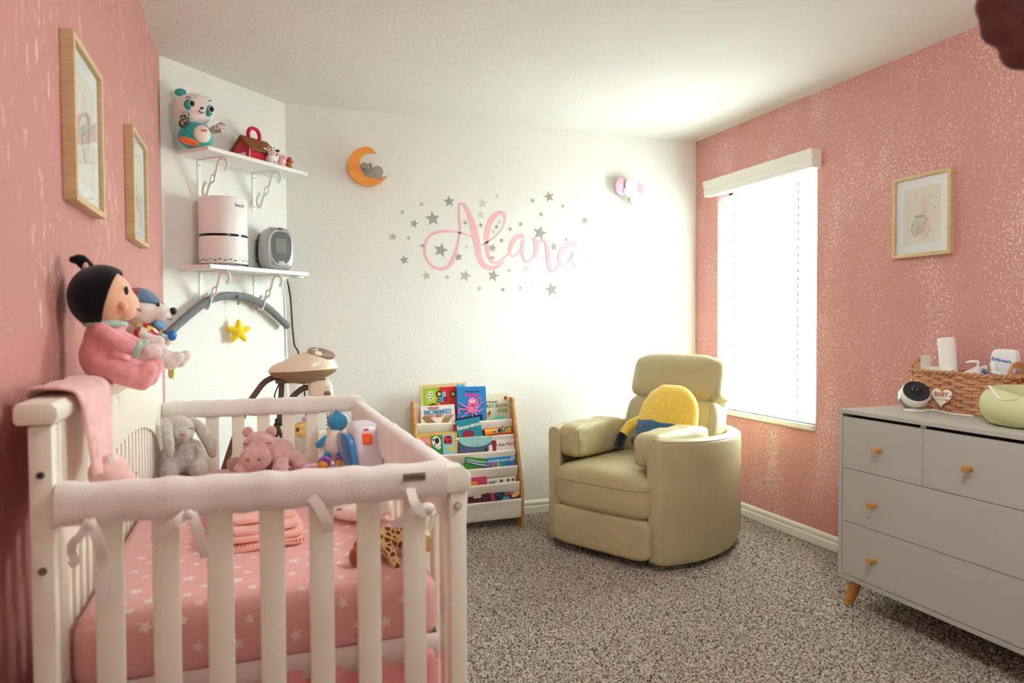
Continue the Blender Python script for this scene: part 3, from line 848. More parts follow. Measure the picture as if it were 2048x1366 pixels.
bmesh.ops.transform(t, matrix=Matrix.Translation((0, -.006, .154)) @ Euler((R(12), 0, 0)).to_matrix().to_4x4() @ Matrix.Diagonal((.058, .055, .054, 1)), verts=t.verts)
me_ = bpy.data.meshes.new('cap'); 
for f in t.faces: f.material_index = 1 if f.calc_center_median().y < -.012 else 0
t.to_mesh(me_); t.free(); bm.from_mesh(me_); bpy.data.meshes.remove(me_)
o = obj('cap', bm, [plushm((176, 34, 48)), plushm((96, 128, 160))], td); md = o.modifiers.new('t', 'SOLIDIFY'); md.thickness = .004; md.offset = 1
bm = B(); t = B(); bmesh.ops.create_uvsphere(t, u_segments=28, v_segments=16, radius=1)
bmesh.ops.delete(t, geom=[v for v in t.verts if v.co.y > .15 or v.co.z < -.75], context='VERTS')
bmesh.ops.transform(t, matrix=Matrix.Translation((0, -.008, .075)) @ Matrix.Diagonal((.060, .052, .042, 1)), verts=t.verts); merge(bm, t)
o = obj('bib', bm, mat_print('bib_print', [(196, 40, 48), (232, 226, 220), (120, 186, 186), (196, 40, 48), (226, 200, 90), (120, 186, 186)], 70), td); md = o.modifiers.new('t', 'SOLIDIFY'); md.thickness = .004; md.offset = 1
bm = B(); limb(bm, [(-.022, -.056, .112), (0, -.064, .104), (.022, -.056, .112)], [.009, .012, .009]); obj('scarf', bm, plushm((110, 168, 214)), td)
bm = B(); ell(bm, (0.012, -.088, .078), (.018, .012, .016)); obj('rattle_ball', bm, paint((24, 104, 182), .4), td)
bm = B(); tube(bm, [(-.0 + .012 * math.cos(a), -.085, -.028 + .012 * math.sin(a)) for a in [2 * PI * q / 20 for q in range(20)]], .004, 8, closed=True); obj('wooden_ring', bm, paint((196, 150, 92)), td)
bm = sweep(B(), spline([(.012, -.088, .0), (.015, -.090, -.022), (.006, -.09, -.046)], 5), [(-.001, -.006), (.001, -.006), (.001, .006), (-.001, .006)], up=(0, -1, 0)); obj('lime_ribbon', bm, paint((160, 220, 50), .6), td)
for q in range(2):
    bm = tube(B(), spline([(-.045 - q * .02, -.05, -.0), (-.047 - q * .02, -.053, -.03), (-.041 - q * .02, -.053, -.035), (-.038 - q * .02, -.05, -.0)], 5), .0018, 6); obj('loop_tag', bm, paint((206, 204, 190)), td)

# ------------------------------------------------------------------ painted name and star stickers on the back wall
STARS = [(0.77, 1.72, 0.0261, 'm'), (0.826, 1.866, 0.0159, 'm'), (0.943, 1.92, 0.0161, 'm'), (1.111, 1.944, 0.037, 'd'), (0.896, 1.802, 0.0273, 'd'), (1.009, 1.836, 0.0472, 'd'), (0.863, 1.714, 0.016, 'm'), (0.945, 1.673, 0.0162, 'd'), (1.058, 1.649, 0.0468, 'd'), (0.835, 1.585, 0.0288, 'd'), (1.168, 1.612, 0.0283, 'd'), (0.968, 1.495, 0.0276, 'm'), (1.096, 1.488, 0.0165, 'm'), (1.209, 1.498, 0.0385, 'm'), (1.323, 1.945, 0.0337, 'l'), (1.313, 1.872, 0.027, 'l'), (1.211, 1.821, 0.0167, 'd'), (1.311, 1.81, 0.0169, 'd'), (1.221, 1.673, 0.0167, 'l'), (1.418, 1.996, 0.017, 'l'), (1.526, 1.929, 0.0346, 'v'), (1.432, 1.834, 0.0171, 'l'), (1.413, 1.803, 0.0171, 'd'), (1.393, 1.774, 0.0187, 'l'), (1.501, 1.793, 0.0164, 'd'), (1.572, 1.827, 0.0174, 'd'), (1.445, 1.721, 0.0171, 'd'), (1.386, 1.672, 0.0273, 'd'), (1.385, 1.612, 0.0153, 'd'), (1.39, 1.501, 0.0384, 'd'), (1.494, 1.535, 0.0155, 'm'), (1.3, 1.422, 0.0169, 'm'), (1.451, 1.416, 0.0172, 'd'), (1.569, 1.429, 0.0166, 'm'), (1.658, 1.467, 0.0158, 'l'), (1.607, 1.547, 0.0245, 'l'), (1.697, 1.569, 0.0159, 'l'), (1.78, 1.42, 0.0465, 'd'), (1.887, 1.468, 0.0163, 'l'), (1.995, 1.491, 0.0366, 'v'), (2.212, 1.583, 0.0206, 'l'), (2.17, 1.784, 0.0297, 'l'), (2.015, 1.868, 0.0274, 'd'), (1.874, 1.825, 0.0288, 'v'), (1.884, 1.742, 0.0162, 'd'), (1.798, 1.692, 0.0268, 'd'), (1.701, 1.776, 0.0486, 'd'), (1.711, 1.895, 0.0176, 'd'), (1.653, 1.979, 0.0175, 'd'), (1.766, 2.008, 0.0373, 'd'), (1.86, 1.954, 0.0161, 'd'), (2.092, 1.679, 0.0277, 'v')]
STROKES = [[(1.1754, 1.9263, 0.0154), (1.1749, 1.8561, 0.0169), (1.1782, 1.7823, 0.0154), (1.1661, 1.708, 0.0154), (1.1464, 1.6334, 0.023), (1.1153, 1.5662, 0.029), (1.0733, 1.5387, 0.0197), (1.0205, 1.5421, 0.0181), (0.9796, 1.5777, 0.0179), (0.9592, 1.6283, 0.0179), (0.9619, 1.6793, 0.0164), (0.9846, 1.7274, 0.0164), (1.0298, 1.7546, 0.0166), (1.0903, 1.7642, 0.0152), (1.1665, 1.7612, 0.0123), (1.2127, 1.7503, 0.0093), (1.263, 1.732, 0.0062)], [(1.1662, 1.9251, 0.0123), (1.1893, 1.9351, 0.017), (1.2154, 1.9157, 0.0263), (1.2421, 1.8591, 0.0342), (1.265, 1.7932, 0.0438), (1.2801, 1.7304, 0.0455), (1.2907, 1.6673, 0.0408), (1.3036, 1.6078, 0.0362), (1.33, 1.5635, 0.0348), (1.3719, 1.5478, 0.0302), (1.4157, 1.5578, 0.0224), (1.4519, 1.5851, 0.0096), (1.464, 1.5982, 0.0032)], [(1.312, 1.6866, 0.0063), (1.3531, 1.7082, 0.0095), (1.4089, 1.7499, 0.0096), (1.4491, 1.7967, 0.0112), (1.4662, 1.8465, 0.0145), (1.4608, 1.884, 0.0209), (1.4336, 1.8933, 0.0272), (1.4016, 1.8723, 0.0351), (1.3696, 1.8273, 0.0365), (1.3518, 1.7666, 0.0364), (1.3475, 1.7065, 0.0285), (1.3566, 1.6392, 0.0222), (1.3761, 1.5946, 0.0175), (1.4039, 1.5802, 0.0144), (1.448, 1.6039, 0.0112), (1.4924, 1.6392, 0.0081)], [(1.593, 1.739, 0.0246), (1.5685, 1.7534, 0.0327), (1.5334, 1.7339, 0.0326), (1.5064, 1.6889, 0.0276), (1.4981, 1.6469, 0.0178), (1.5166, 1.6254, 0.0114), (1.5492, 1.6407, 0.0098), (1.5739, 1.6757, 0.0115), (1.5905, 1.7259, 0.018)], [(1.588, 1.722, 0.0246), (1.582, 1.676, 0.023), (1.5835, 1.6378, 0.0197), (1.5981, 1.5999, 0.0148), (1.6161, 1.5927, 0.0132), (1.6434, 1.6126, 0.0099), (1.6617, 1.6384, 0.0066)], [(1.6572, 1.7458, 0.0182), (1.6737, 1.7172, 0.0333), (1.6768, 1.6711, 0.0316), (1.6649, 1.6169, 0.0166)], [(1.6666, 1.6285, 0.0116), (1.6835, 1.6906, 0.0133), (1.7086, 1.7283, 0.015), (1.7312, 1.7329, 0.0218), (1.7495, 1.6964, 0.0269), (1.7585, 1.6271, 0.0303), (1.7683, 1.5653, 0.027), (1.7867, 1.5362, 0.0152), (1.8122, 1.5522, 0.0119), (1.8344, 1.5862, 0.0102), (1.843, 1.6137, 0.0068)], [(1.9548, 1.6989, 0.026), (1.9263, 1.7176, 0.0311), (1.8834, 1.7006, 0.0343), (1.8448, 1.6566, 0.0341), (1.8345, 1.6134, 0.0238), (1.8548, 1.5796, 0.0137), (1.8916, 1.5875, 0.012), (1.9217, 1.6234, 0.0138), (1.9408, 1.6592, 0.0173)], [(1.9391, 1.6553, 0.0225), (1.9303, 1.6158, 0.0225), (1.9432, 1.5769, 0.0173), (1.9691, 1.568, 0.0139), (2.0039, 1.5861, 0.0105), (2.0346, 1.6168, 0.0079), (2.0592, 1.6443, 0.0044)]]
tones = {'d': ((158, 156, 148), 'dark silver'), 'm': ((184, 180, 170), 'silver grey'), 'l': ((208, 206, 198), 'glare-pale silver'), 'v': ((234, 232, 228), 'glare-white silver')}  # stickers are one silver vinyl; paler tones have its reflections painted in
nm_ = thing('name_decal', 'pink brush-script name sticker reading Alana on the white wall', 'wall sticker', (1.5, YB, 1.71))
M_pinkv = mat('pink_vinyl', (234, 178, 188), .6, vary=.03, vscale=300)
for st in STROKES:
    sp = spline([(x, z, w_) for x, z, w_ in st], 6)
    L_, R_ = [], []
    for i, p in enumerate(sp):
        a = sp[max(0, i - 1)]; b = sp[min(len(sp) - 1, i + 1)]
        d = Vector((b.x - a.x, b.y - a.y)).normalized(); n = Vector((-d.y, d.x)); h = p.z / 2 * .92
        L_.append((p.x + n.x * h - 1.5, p.y + n.y * h - 1.71)); R_.append((p.x - n.x * h - 1.5, p.y - n.y * h - 1.71))
    bm = B(); dep = -.0012 - .00025 * STROKES.index(st)
    q0 = [[bm.verts.new((x, y, z)) for x, z in S] for S in (L_, R_) for y in (0, dep)]
    for i in range(len(sp) - 1):
        bm.faces.new((q0[1][i], q0[3][i], q0[3][i + 1], q0[1][i + 1]))
        bm.faces.new((q0[0][i], q0[1][i], q0[1][i + 1], q0[0][i + 1])); bm.faces.new((q0[3][i], q0[2][i], q0[2][i + 1], q0[3][i + 1]))
    obj('letter_stroke', bm, M_pinkv, nm_, 0, recalc=False)
# stickers: labelled by size, tone and where they sit round the name
def band(z): return 'above the name' if z > 1.80 else ('below the name' if z < 1.585 else 'level with the name')
def size(r): return 'large' if r > .034 else ('medium' if r > .021 else 'small')
groups = {}
for s in sorted(STARS): groups.setdefault((size(s[2]), s[3], band(s[1])), []).append(s)
ORD = ['leftmost', 'second from left', 'third from left', 'fourth from left', 'fifth from left', 'sixth from left', 'seventh from left', 'eighth from left', 'ninth from left', 'tenth from left']
for (sz, tn, bd), L_ in groups.items():
    for i, (x, z, r, _) in enumerate(L_):
        c, tw = tones[tn]
        bm = prism(B(), star(r, .44, .25 * math.sin(x * 40)), -.0012, .0006)
        lab = ('%s %s star sticker %s' % (sz, tw, bd)) + ('' if len(L_) == 1 else ', %s of its kind' % ORD[i] if i < len(L_) - 1 or len(L_) < 3 else ', rightmost of its kind')
        if len(L_) == 2: lab = '%s %s star sticker %s, %s of the two' % (sz, tw, bd, ('left', 'right')[i])
        tag(obj('star_sticker', bm, paint(c, .45), None, 0, loc=(x, YB, z)), lab, 'wall sticker', 'star stickers around the name')

# ------------------------------------------------------------------ moon with sleeping elephant
mo = thing('moon_plaque', 'orange crescent moon wall lamp with a sleeping grey elephant', 'wall lamp', (.622, YB, 2.112))
outer = spline([(x, 0, z) for x, z in [(.0456, .076), (.030, .098), (.005, .112), (-.03, .109), (-.07, .089), (-.1, .053), (-.113, .008), (-.109, -.03), (-.09, -.068), (-.056, -.098), (-.014, -.113), (.03, -.109), (.07, -.089), (.1, -.062), (.112, -.041)]], 4)
inner = spline([(x, 0, z) for x, z in [(.112, -.041), (.088, -.050), (.055, -.058), (.0166, -.061), (-.0166, -.047), (-.044, -.011), (-.048, .025), (-.0387, .05), (-.0166, .069), (.014, .080), (.0456, .076)]], 4)
poly = [(p.x, p.z) for p in outer] + [(p.x, p.z) for p in inner[1:-1]]
bm = prism(B(), poly, -.044, -.030); obj('moon', bm, mat_wood('orange_stain', (238, 150, 54), (228, 140, 44), (1, 1, 8)), mo, 30)
bm = prism(B(), disc(28, .055), -.031, .003); 
bmesh.ops.transform(bm, matrix=Matrix.Translation((-.035, 0, -.03)) @ Matrix.Diagonal((.6, 1, .6, 1)), verts=bm.verts); obj('standoff', bm, M_whiteplastic, mo, 30)
eg = paint((158, 150, 140), .7)
def el(cx, cz, rx, rz, rot=0, n=24):
    o = []
    for k in range(n):
        a = 2 * PI * k / n; x, z = rx * math.cos(a), rz * math.sin(a); o.append((cx + x * math.cos(rot) - z * math.sin(rot), cz + x * math.sin(rot) + z * math.cos(rot)))
    return o
bm = B()
for i, e in enumerate((el(.0525, -.0276, .033, .034, -.2), el(-.022, .001, .023, .019), el(.012, -.040, .036, .020, -.2), el(.066, -.058, .017, .012, -.7), el(-.004, -.030, .022, .018))):
    prism(bm, e, -.052 - i * .0002, -.043)
eb = obj('elephant', bm, eg, mo, 30)
bm = prism(B(), el(.013, .002, .010, .021, .3), -.055, -.050, bev=.001); obj('elephant_ear', bm, eg, eb, 30)
for pts in ([(.001, .016), (.006, .004), (.004, -.012), (.010, -.020), (.020, -.018), (.024, -.008)], [(-.034, -.016), (-.026, -.017), (-.022, -.013)], [(-.018, -.016), (-.020, -.030), (-.012, -.038), (-.002, -.036), (.001, -.028), (-.005, -.025), (-.007, -.030)], [(.012, -.032), (.015, -.044)], [(.036, -.034), (.043, -.050)]):
    bm = tube(B(), spline([(x, -.0555, z) for x, z in pts], 5), .0011, 6); obj('drawn_line', bm, paint((70, 66, 62)), eb)

# ------------------------------------------------------------------ balloon plaque
ba = thing('balloon_plaque', 'cluster of pink, white and grey balloon discs mounted beside the window wall', 'wall lamp', (2.31, YB, 2.07))
for nm2, x, z, rx, rz, y, c in (('pink_balloon', -.055, .022, .044, .056, -.05, (222, 176, 200)), ('white_balloon', .014, .030, .046, .052, -.062, (232, 226, 224)), ('rose_balloon', .078, .012, .036, .044, -.045, (222, 168, 184)), ('grey_balloon', .052, -.052, .050, .046, -.055, (200, 198, 190))):
    bm = prism(B(), disc(32, rx, rz, x, z), y, y + .008, bev=.001); prism(bm, disc(32, rx * 1.005, rz * 1.005, x, z), y + .006, y + .009, mi=1)
    obj('balloon', bm, [paint(c, .5), paint((120, 90, 70), .7)], ba, 30)
bm = prism(B(), disc(24, .05, .04, .01, -.005), -.056, .003); obj('backing', bm, M_whiteplastic, ba, 30)

# ------------------------------------------------------------------ picture frames
M_oak = mat_wood('pale_oak', (214, 188, 146), (196, 168, 124), (1, 1, 6))
M_fglass = mat_pane('picture_glass', .035)
def picture(label, loc, rotz, w, h, drawing):
    """frame hung flat on a wall; local -y looks into the room"""
    t = thing('framed_picture', label, 'picture', loc, rotz)
    f = .016; d = .028
    bm = B()
    for a in ((-w / 2, -w / 2 + f, -h / 2, h / 2), (w / 2 - f, w / 2, -h / 2, h / 2), (-w / 2 + f, w / 2 - f, -h / 2, -h / 2 + f), (-w / 2 + f, w / 2 - f, h / 2 - f, h / 2)):
        bx(bm, a[0], a[1], -d, 0, a[2], a[3], bev=.0012, seg=1)
    obj('frame', bm, M_oak, t, 30)
    bm = bx(B(), -w / 2 + f, w / 2 - f, -.016, -.006, -h / 2 + f, h / 2 - f); obj('mat_board', bm, paint((238, 242, 242), .8), t, 0)
    pw, ph = w * .62, h * .68
    bm = bx(B(), -pw / 2, pw / 2, -.0168, -.0155, -ph / 2, ph / 2); pr = obj('print', bm, paint((232, 226, 212), .8), t, 0)
    drawing(pr, pw, ph)
    bm = bx(B(), -w / 2 + f, w / 2 - f, -.0215, -.0205, -h / 2 + f, h / 2 - f); obj('glazing', bm, M_fglass, t, 0)
    return t
def dr_line(p, pts, c, r=.0009, y=-.0172):
    obj('drawn_line', tube(B(), spline([(x, y, z) for x, z in pts], 5), r, 6), paint(c, .9), p)
def dr_blob(p, e, c, y=-.0171):
    obj('wash', prism(B(), e, y, -.0165), paint(c, .9), p, 0)
def draw_bunny(p, w, h):
    dr_blob(p, el(.012, .035, .016, .055, .1), (230, 214, 204)); dr_blob(p, el(.022, -.06, .022, .05, -.15), (230, 208, 202), -.01715)
    dr_blob(p, el(-.010, -.030, .040, .030, .2), (214, 210, 198), -.0172); dr_blob(p, el(-.030, -.055, .022, .032), (214, 208, 196), -.0173)
    dr_blob(p, el(-.006, -.068, .024, .017, .5), (206, 200, 188), -.0174)
    for k in range(9): dr_blob(p, disc(8, .0028, .0028, -.030 + k * .0055, -.004 + .004 * math.sin(k * 2.1)), (112, 104, 92), -.0178)
    for q in ([(-.044, -.035), (-.054, -.060), (-.040, -.088), (-.022, -.092)], [(-.03, -.05), (-.012, -.052), (-.004, -.046)], [(-.024, -.086), (-.016, -.062), (.0, -.066), (.012, -.06)], [(.006, -.044), (.02, -.03), (.03, -.018)]): dr_line(p, q, (140, 132, 120), .0009, -.0176)
    rr = random.Random(5)
    for k in range(18):
        x, z = rr.uniform(-.07, .075), rr.uniform(-.1, .095)
        if abs(x) > .04 or z > .06: dr_blob(p, star(.0036, .5, .2, x, z), (150, 146, 136), -.01715)
def draw_moon(p, w, h):
    dr_blob(p, el(.0, .03, .05, .04), (226, 222, 214)); dr_blob(p, el(.0, -.02, .035, .05), (222, 214, 208), -.0172)
    dr_blob(p, el(-.01, .055, .014, .035, .2), (228, 210, 204), -.0173)
    for q in ([(-.03, .02), (-.04, -.03), (-.02, -.07), (.02, -.07)], [(.01, .05), (.03, .02), (.03, -.03)]): dr_line(p, q, (176, 170, 162))
picture('oak framed bunny print on the sponged pink wall right of the window', (XR, 2.427, 1.688), -90, .302, .372, draw_bunny)
picture('oak framed print on the left pink wall, nearer the camera', (XL, 1.995, 1.680), 90, .322, .376, draw_moon)
picture('oak framed print on the left pink wall, nearer the shelves', (XL, 2.815, 1.683), 90, .330, .376, draw_moon)

# ------------------------------------------------------------------ corner shelves
SHZ = (2.026, 1.488)
def shelf(label, z, ):
    t = thing('corner_shelf', label, 'shelf', dg(.415, 0, z), 45)
    bm = bx(B(), -.331, .330, -.208, -.001, -.019, 0, bev=.0012, seg=1); obj('board', bm, paint((242, 240, 238), .35), t, 30)
    for u in (.212, .562):
        x = u - .415
        bm = bx(B(), x - .011, x + .011, -.004, 0, -.222, -.020, bev=.001); bx(bm, x - .011, x + .011, -.170, 0, -.024, -.0195, bev=.001)
        br = obj('bracket', bm, M_whiteplastic, t, 30)
        low = [(.050, -.128), (.038, -.138), (.027, -.158), (.026, -.180), (.034, -.198), (.046, -.196), (.056, -.180), (.066, -.155), (.074, -.140)]
        upp = [(.112, -.094), (.120, -.070), (.130, -.044), (.143, -.028), (.163, -.026), (.181, -.036), (.189, -.055), (.182, -.074), (.168, -.078)]
        bm = B(); sec = [(-.0080, -.003), (.0080, -.003), (.0080, .003), (-.0080, .003)]
        for pts in (low, upp, [(.074, -.142), (.083, -.104), (.112, -.094)], [(.074, -.142), (.103, -.128), (.112, -.092)]):
            straight = len(pts) == 3
            pp = [(x, -a, b) for a, b in pts]
            sweep(bm, pp if straight else spline(pp, 5), [(b, a * (.7 if straight else 1)) for a, b in sec], up=(1, 0, 0))
        obj('scroll', bm, M_whiteplastic, br, 40)
        for dz in (-.045, -.195):
            bm = cyl(B(), (x, -.004, dz), (x, -.006, dz), .004, n=12); obj('screw', bm, M_steel, br)
    return t
shelf('white upper corner shelf holding the toy panda and barn', SHZ[0])
shelf('white lower corner shelf holding the air purifier and heater', SHZ[1])
def on_shelf(u, off, k): return dg(u, off, SHZ[k] + .0004)

# toy panda
pa = thing('panda_toy', 'white and teal toy panda sitting at the left of the upper shelf', 'toy', on_shelf(.112, .098, 0), 14)
M_pw = plushm((246, 240, 236), bump=.1, vary=.02); M_teal = plushm((66, 176, 176), bump=.2)
bm = B(); ell(bm, (0, .005, .055), (.078, .062, .060)); ell(bm, (0, .002, .085), (.066, .055, .045)); fuzz(obj('body', bm, M_teal, pa), .006, 0)
bm = B(); ell(bm, (-.004, 0, .180), (.088, .072, .076), (0, -6, 0)); fuzz(obj('head', bm, M_pw, pa), .006, 0)
bm = ell(B(), (.018, -.052, .062), (.038, .018, .042)); bl2 = obj('belly', bm, paint((244, 236, 226), .25, coat=.5), pa)
bm = bx(B(), .010, .034, -.0715, -.0695, .070, .079); lb = obj('red_label', bm, paint((206, 50, 46)), bl2, 0)
text('label_lettering', 'Fisher-Price', .0042, paint((250, 250, 250)), lb, (.022, -.0718, .0745), ext=.0002)
bm = ell(B(), (-.040, -.062, .018), (.042, .022, .016), (0, 12, 0)); obj('orange_foot', bm, plushm((246, 116, 50)), pa)
bm = ell(B(), (-.062, .005, .254), (.026, .014, .018), (0, -15, 0)); obj('ear', bm, M_teal, pa)
bm = ell(B(), (.060, .005, .240), (.022, .013, .016), (0, 25, 0)); obj('ear', bm, M_pw, pa)
for x, z, rx, rz, ro in ((-.034, .184, .026, .026, 0), (.050, .172, .018, .028, 18)):
    pt = obj('eye_patch', ell(B(), (x, -.064 + abs(x) * .16, z), (rx, .010, rz), (0, ro, 0)), paint((52, 158, 162), .5), pa)
    obj('eye_white', ell(B(), (x + .007, -.0715 + abs(x) * .16, z + .006), (.0135, .005, .0155)), paint((250, 250, 250), .3), pt)
    obj('pupil', ell(B(), (x + .008, -.0755 + abs(x) * .16, z + .006), (.0105, .004, .0125)), M_black, pt)
bm = ell(B(), (.014, -.0745, .174), (.008, .005, .005)); obj('nose', bm, M_black, pa)
bm = tube(B(), spline([(.002, -.0735, .164), (.008, -.075, .153), (.018, -.074, .152), (.026, -.071, .160)], 5), .0022, 6); obj('mouth', bm, M_black, pa)
for x0, x1 in ((-.052, -.030), (.046, .062)):
    bm = tube(B(), spline([(x0, -.060, .214), ((x0 + x1) / 2, -.061, .220), (x1, -.060, .217)], 4), .0018, 6); obj('brow', bm, M_black, pa)
bm = limb(B(), [(-.064, -.03, .10), (-.058, -.055, .118), (-.052, -.060, .132)], [.016, .020, .018]); obj('arm', bm, mat_print('arm_dark_print', [(60, 62, 66), (210, 208, 200), (90, 110, 90), (60, 62, 66), (190, 160, 110)], 130), pa)
bm = limb(B(), [(.072, -.03, .095), (.092, -.045, .098), (.104, -.05, .106)], [.017, .022, .022]); obj('arm', bm, mat_print('arm_light_print', [(228, 224, 220), (210, 120, 120), (228, 224, 220), (120, 160, 190), (228, 224, 220), (170, 160, 90)], 130), pa)

# plush barn
brn = thing('barn_toy', 'red plush toy barn with brown roof and red carry handle on the upper shelf', 'toy', on_shelf(.478, .092, 0), -48)
M_red = plushm((196, 26, 50), bump=.2, vary=.03)
w2, dp, hw, hr = .056, .078, .072, .122
poly = [(-w2, .004), (w2, .004), (w2, hw), (0, hr), (-w2, hw)]
bm = prism(B(), poly, -dp, dp, bev=.006); obj('walls', bm, M_red, brn, 50)
bm = prism(B(), [(-(w2 + .020), hw - .008), (0, hr + .013), (w2 + .020, hw - .008), (w2 + .015, hw - .018), (0, hr), (-(w2 + .015), hw - .018)], -dp - .012, dp + .012, bev=.003)
obj('roof', bm, mat_wood('brown_roof_cloth', (142, 88, 38), (112, 64, 24), (30, 1, 30), .7), brn, 30)
bm = tube(B(), spline([(.0, -.034, hr + .004), (0, -.036, hr + .035), (0, -.018, hr + .060), (0, .018, hr + .060), (0, .036, hr + .035), (0, .034, hr + .004)], 6), .010, 12); obj('handle', bm, M_red, brn)
bm = B(); y_ = -dp - .0015
for a in ((-.024, .024, .040, .045), (-.024, .024, .006, .011), (-.026, -.021, .006, .045), (.021, .026, .006, .045)): bx(bm, a[0], a[1], y_, y_ + .003, a[2], a[3])
sweep(bm, [(-.022, y_ + .0015, .010), (.022, y_ + .0015, .043)], [(-.0018, -.0018), (.0018, -.0018), (.0018, .0018), (-.0018, .0018)]); sweep(bm, [(.022, y_ + .0015, .010), (-.022, y_ + .0015, .043)], [(-.0018, -.0018), (.0018, -.0018), (.0018, .0018), (-.0018, .0018)])
obj('door_trim', bm, M_pw, brn, 0)
bm = tube(B(), [(w2, -dp, .006), (w2, -dp, hw)], .002, 6); obj('corner_piping', bm, M_pw, brn)

def critter(name, label, loc, rotz, c, parts, sc_=1.0):
    t = thing(name, label, 'toy', loc, rotz, 'little barn animals on the upper shelf')
    bm = B(); ell(bm, (0, .004, .018), (.018, .020, .019)); ell(bm, (0, -.006, .042), (.015, .014, .014)); ell(bm, (-.009, -.014, .006), (.007, .010, .006)); ell(bm, (.009, -.014, .006), (.007, .010, .006))
    fuzz(obj('body', bm, c, t), .003, 0)
    parts(t); t.scale = (sc_,) * 3
    return t
def cow_parts(t):
    for s_ in (-1, 1):
        obj('ear', ell(B(), (s_ * .020, -.002, .050), (.009, .004, .005), (0, -s_ * 20, 0)), plushm((40, 38, 40)) if s_ > 0 else M_pw, t)
        obj('horn', limb(B(), [(s_ * .008, -.002, .055), (s_ * .010, -.002, .062)], [.003, .002]), plushm((226, 200, 150)), t)
        obj('eye', ell(B(), (s_ * .0065, -.0195, .046), (.002, .0015, .0025)), M_black, t)
    obj('patch', ell(B(), (.010, .004, .046), (.009, .012, .011)), plushm((34, 32, 34)), t)
    obj('muzzle', ell(B(), (0, -.018, .036), (.009, .007, .006)), plushm((240, 200, 200)), t)
def pig_parts(t):
    for s_ in (-1, 1):
        obj('ear', ell(B(), (s_ * .012, -.004, .056), (.006, .003, .007)), plushm((240, 170, 176)), t)
        obj('eye', ell(B(), (s_ * .0065, -.0195, .046), (.002, .0015, .0025)), M_black, t)
    obj('snout', ell(B(), (0, -.021, .039), (.006, .004, .005)), plushm((238, 150, 160)), t)
def hen_parts(t):
    obj('comb', ell(B(), (0, -.004, .058), (.004, .010, .006)), plushm((206, 30, 36)), t)
    obj('hood', ell(B(), (0, -.003, .046), (.0155, .014, .012)), plushm((206, 36, 40)), t)
    obj('beak', limb(B(), [(0, -.018, .042), (0, -.027, .040)], [.004, .001]), paint((230, 150, 40)), t)
    for s_ in (-1, 1): obj('wing', ell(B(), (s_ * .018, .004, .022), (.004, .013, .010)), plushm((170, 80, 50)), t)
critter('cow_toy', 'small black and white toy cow in front of the red barn', on_shelf(.520, .168, 0), 20, M_pw, cow_parts, 1.5)
critter('pig_toy', 'small pink toy pig between the toy cow and toy hen', on_shelf(.600, .158, 0), 40, plushm((246, 196, 200), bump=.1), pig_parts, 1.2)
critter('hen_toy', 'small red and brown toy hen at the right of the animals', on_shelf(.668, .146, 0), 75, plushm((176, 110, 70), bump=.2), hen_parts, 1.15)

# air purifier
ap = thing('air_purifier', 'white cylindrical air purifier with black band on the lower shelf', 'air purifier', on_shelf(.247, .117, 1), 6)
M_ap = paint((244, 240, 238), .35)
ra = .110
bm = lathe(B(), [(ra - .008, 0), (ra - .004, .004), (ra - .004, .006)], 48); lathe(bm, [(ra - .003, .006), (ra, .012), (ra, .138)], 64); obj('base_shell', bm, M_ap, ap)
bm = lathe(B(), [(ra - .001, .138), (ra - .001, .150)], 64); obj('black_band', bm, paint((24, 24, 26), .2), ap)
bm = lathe(B(), [(ra, .150), (ra, .318), (ra - .004, .325), (ra - .014, .328), (.07, .328), (.066, .321), (.0, .321)], 64); obj('top_shell', bm, M_ap, ap)
bm = B()
for j in range(10):
    for k in range(34):
        a = 2 * PI * (k + .5 * (j % 2)) / 34
        t = B(); bmesh.ops.create_uvsphere(t, u_segments=8, v_segments=6, radius=1)
        merge(bm, t, 0, Matrix.Rotation(a, 4, 'Z') @ Matrix.Translation((0, -ra, .040 + j * .0094)) @ Matrix.Diagonal((.0088, .0012, .004, 1)))
obj('dimples', bm, M_ap, ap)
bm = B()
for k in range(30):
    a = 2 * PI * k / 30; big = k % 4 != 3
    t = B(); bmesh.ops.create_uvsphere(t, u_segments=10, v_segments=6, radius=1)
    merge(bm, t, 0, Matrix.Rotation(a, 4, 'Z') @ Matrix.Translation((0, -ra, .024 + .005 * (k % 2))) @ Matrix.Diagonal((.0088 if big else .004, .0009, .0024, 1)))
for k in range(80):
    a = 2 * PI * k / 80
    t = B(); bmesh.ops.create_cube(t, size=1); merge(bm, t, 0, Matrix.Rotation(a, 4, 'Z') @ Matrix.Translation((0, -ra + .0018, .0065)) @ Matrix.Diagonal((.003, .004, .009, 1)))
obj('air_slots', bm, paint((40, 38, 40), .6), ap, 0)
bm = text_bm('levoit', .025, .0004, 'CENTER', .0003)
for v in bm.verts:
    a = (v.co.x + .076) / ra; r_ = ra + .0004 - v.co.y * .3
    v.co = Vector((r_ * math.sin(a), -r_ * math.cos(a), v.co.z + .287))
obj('logo_lettering', bm, paint((60, 60, 62)), ap, 0, recalc=False)

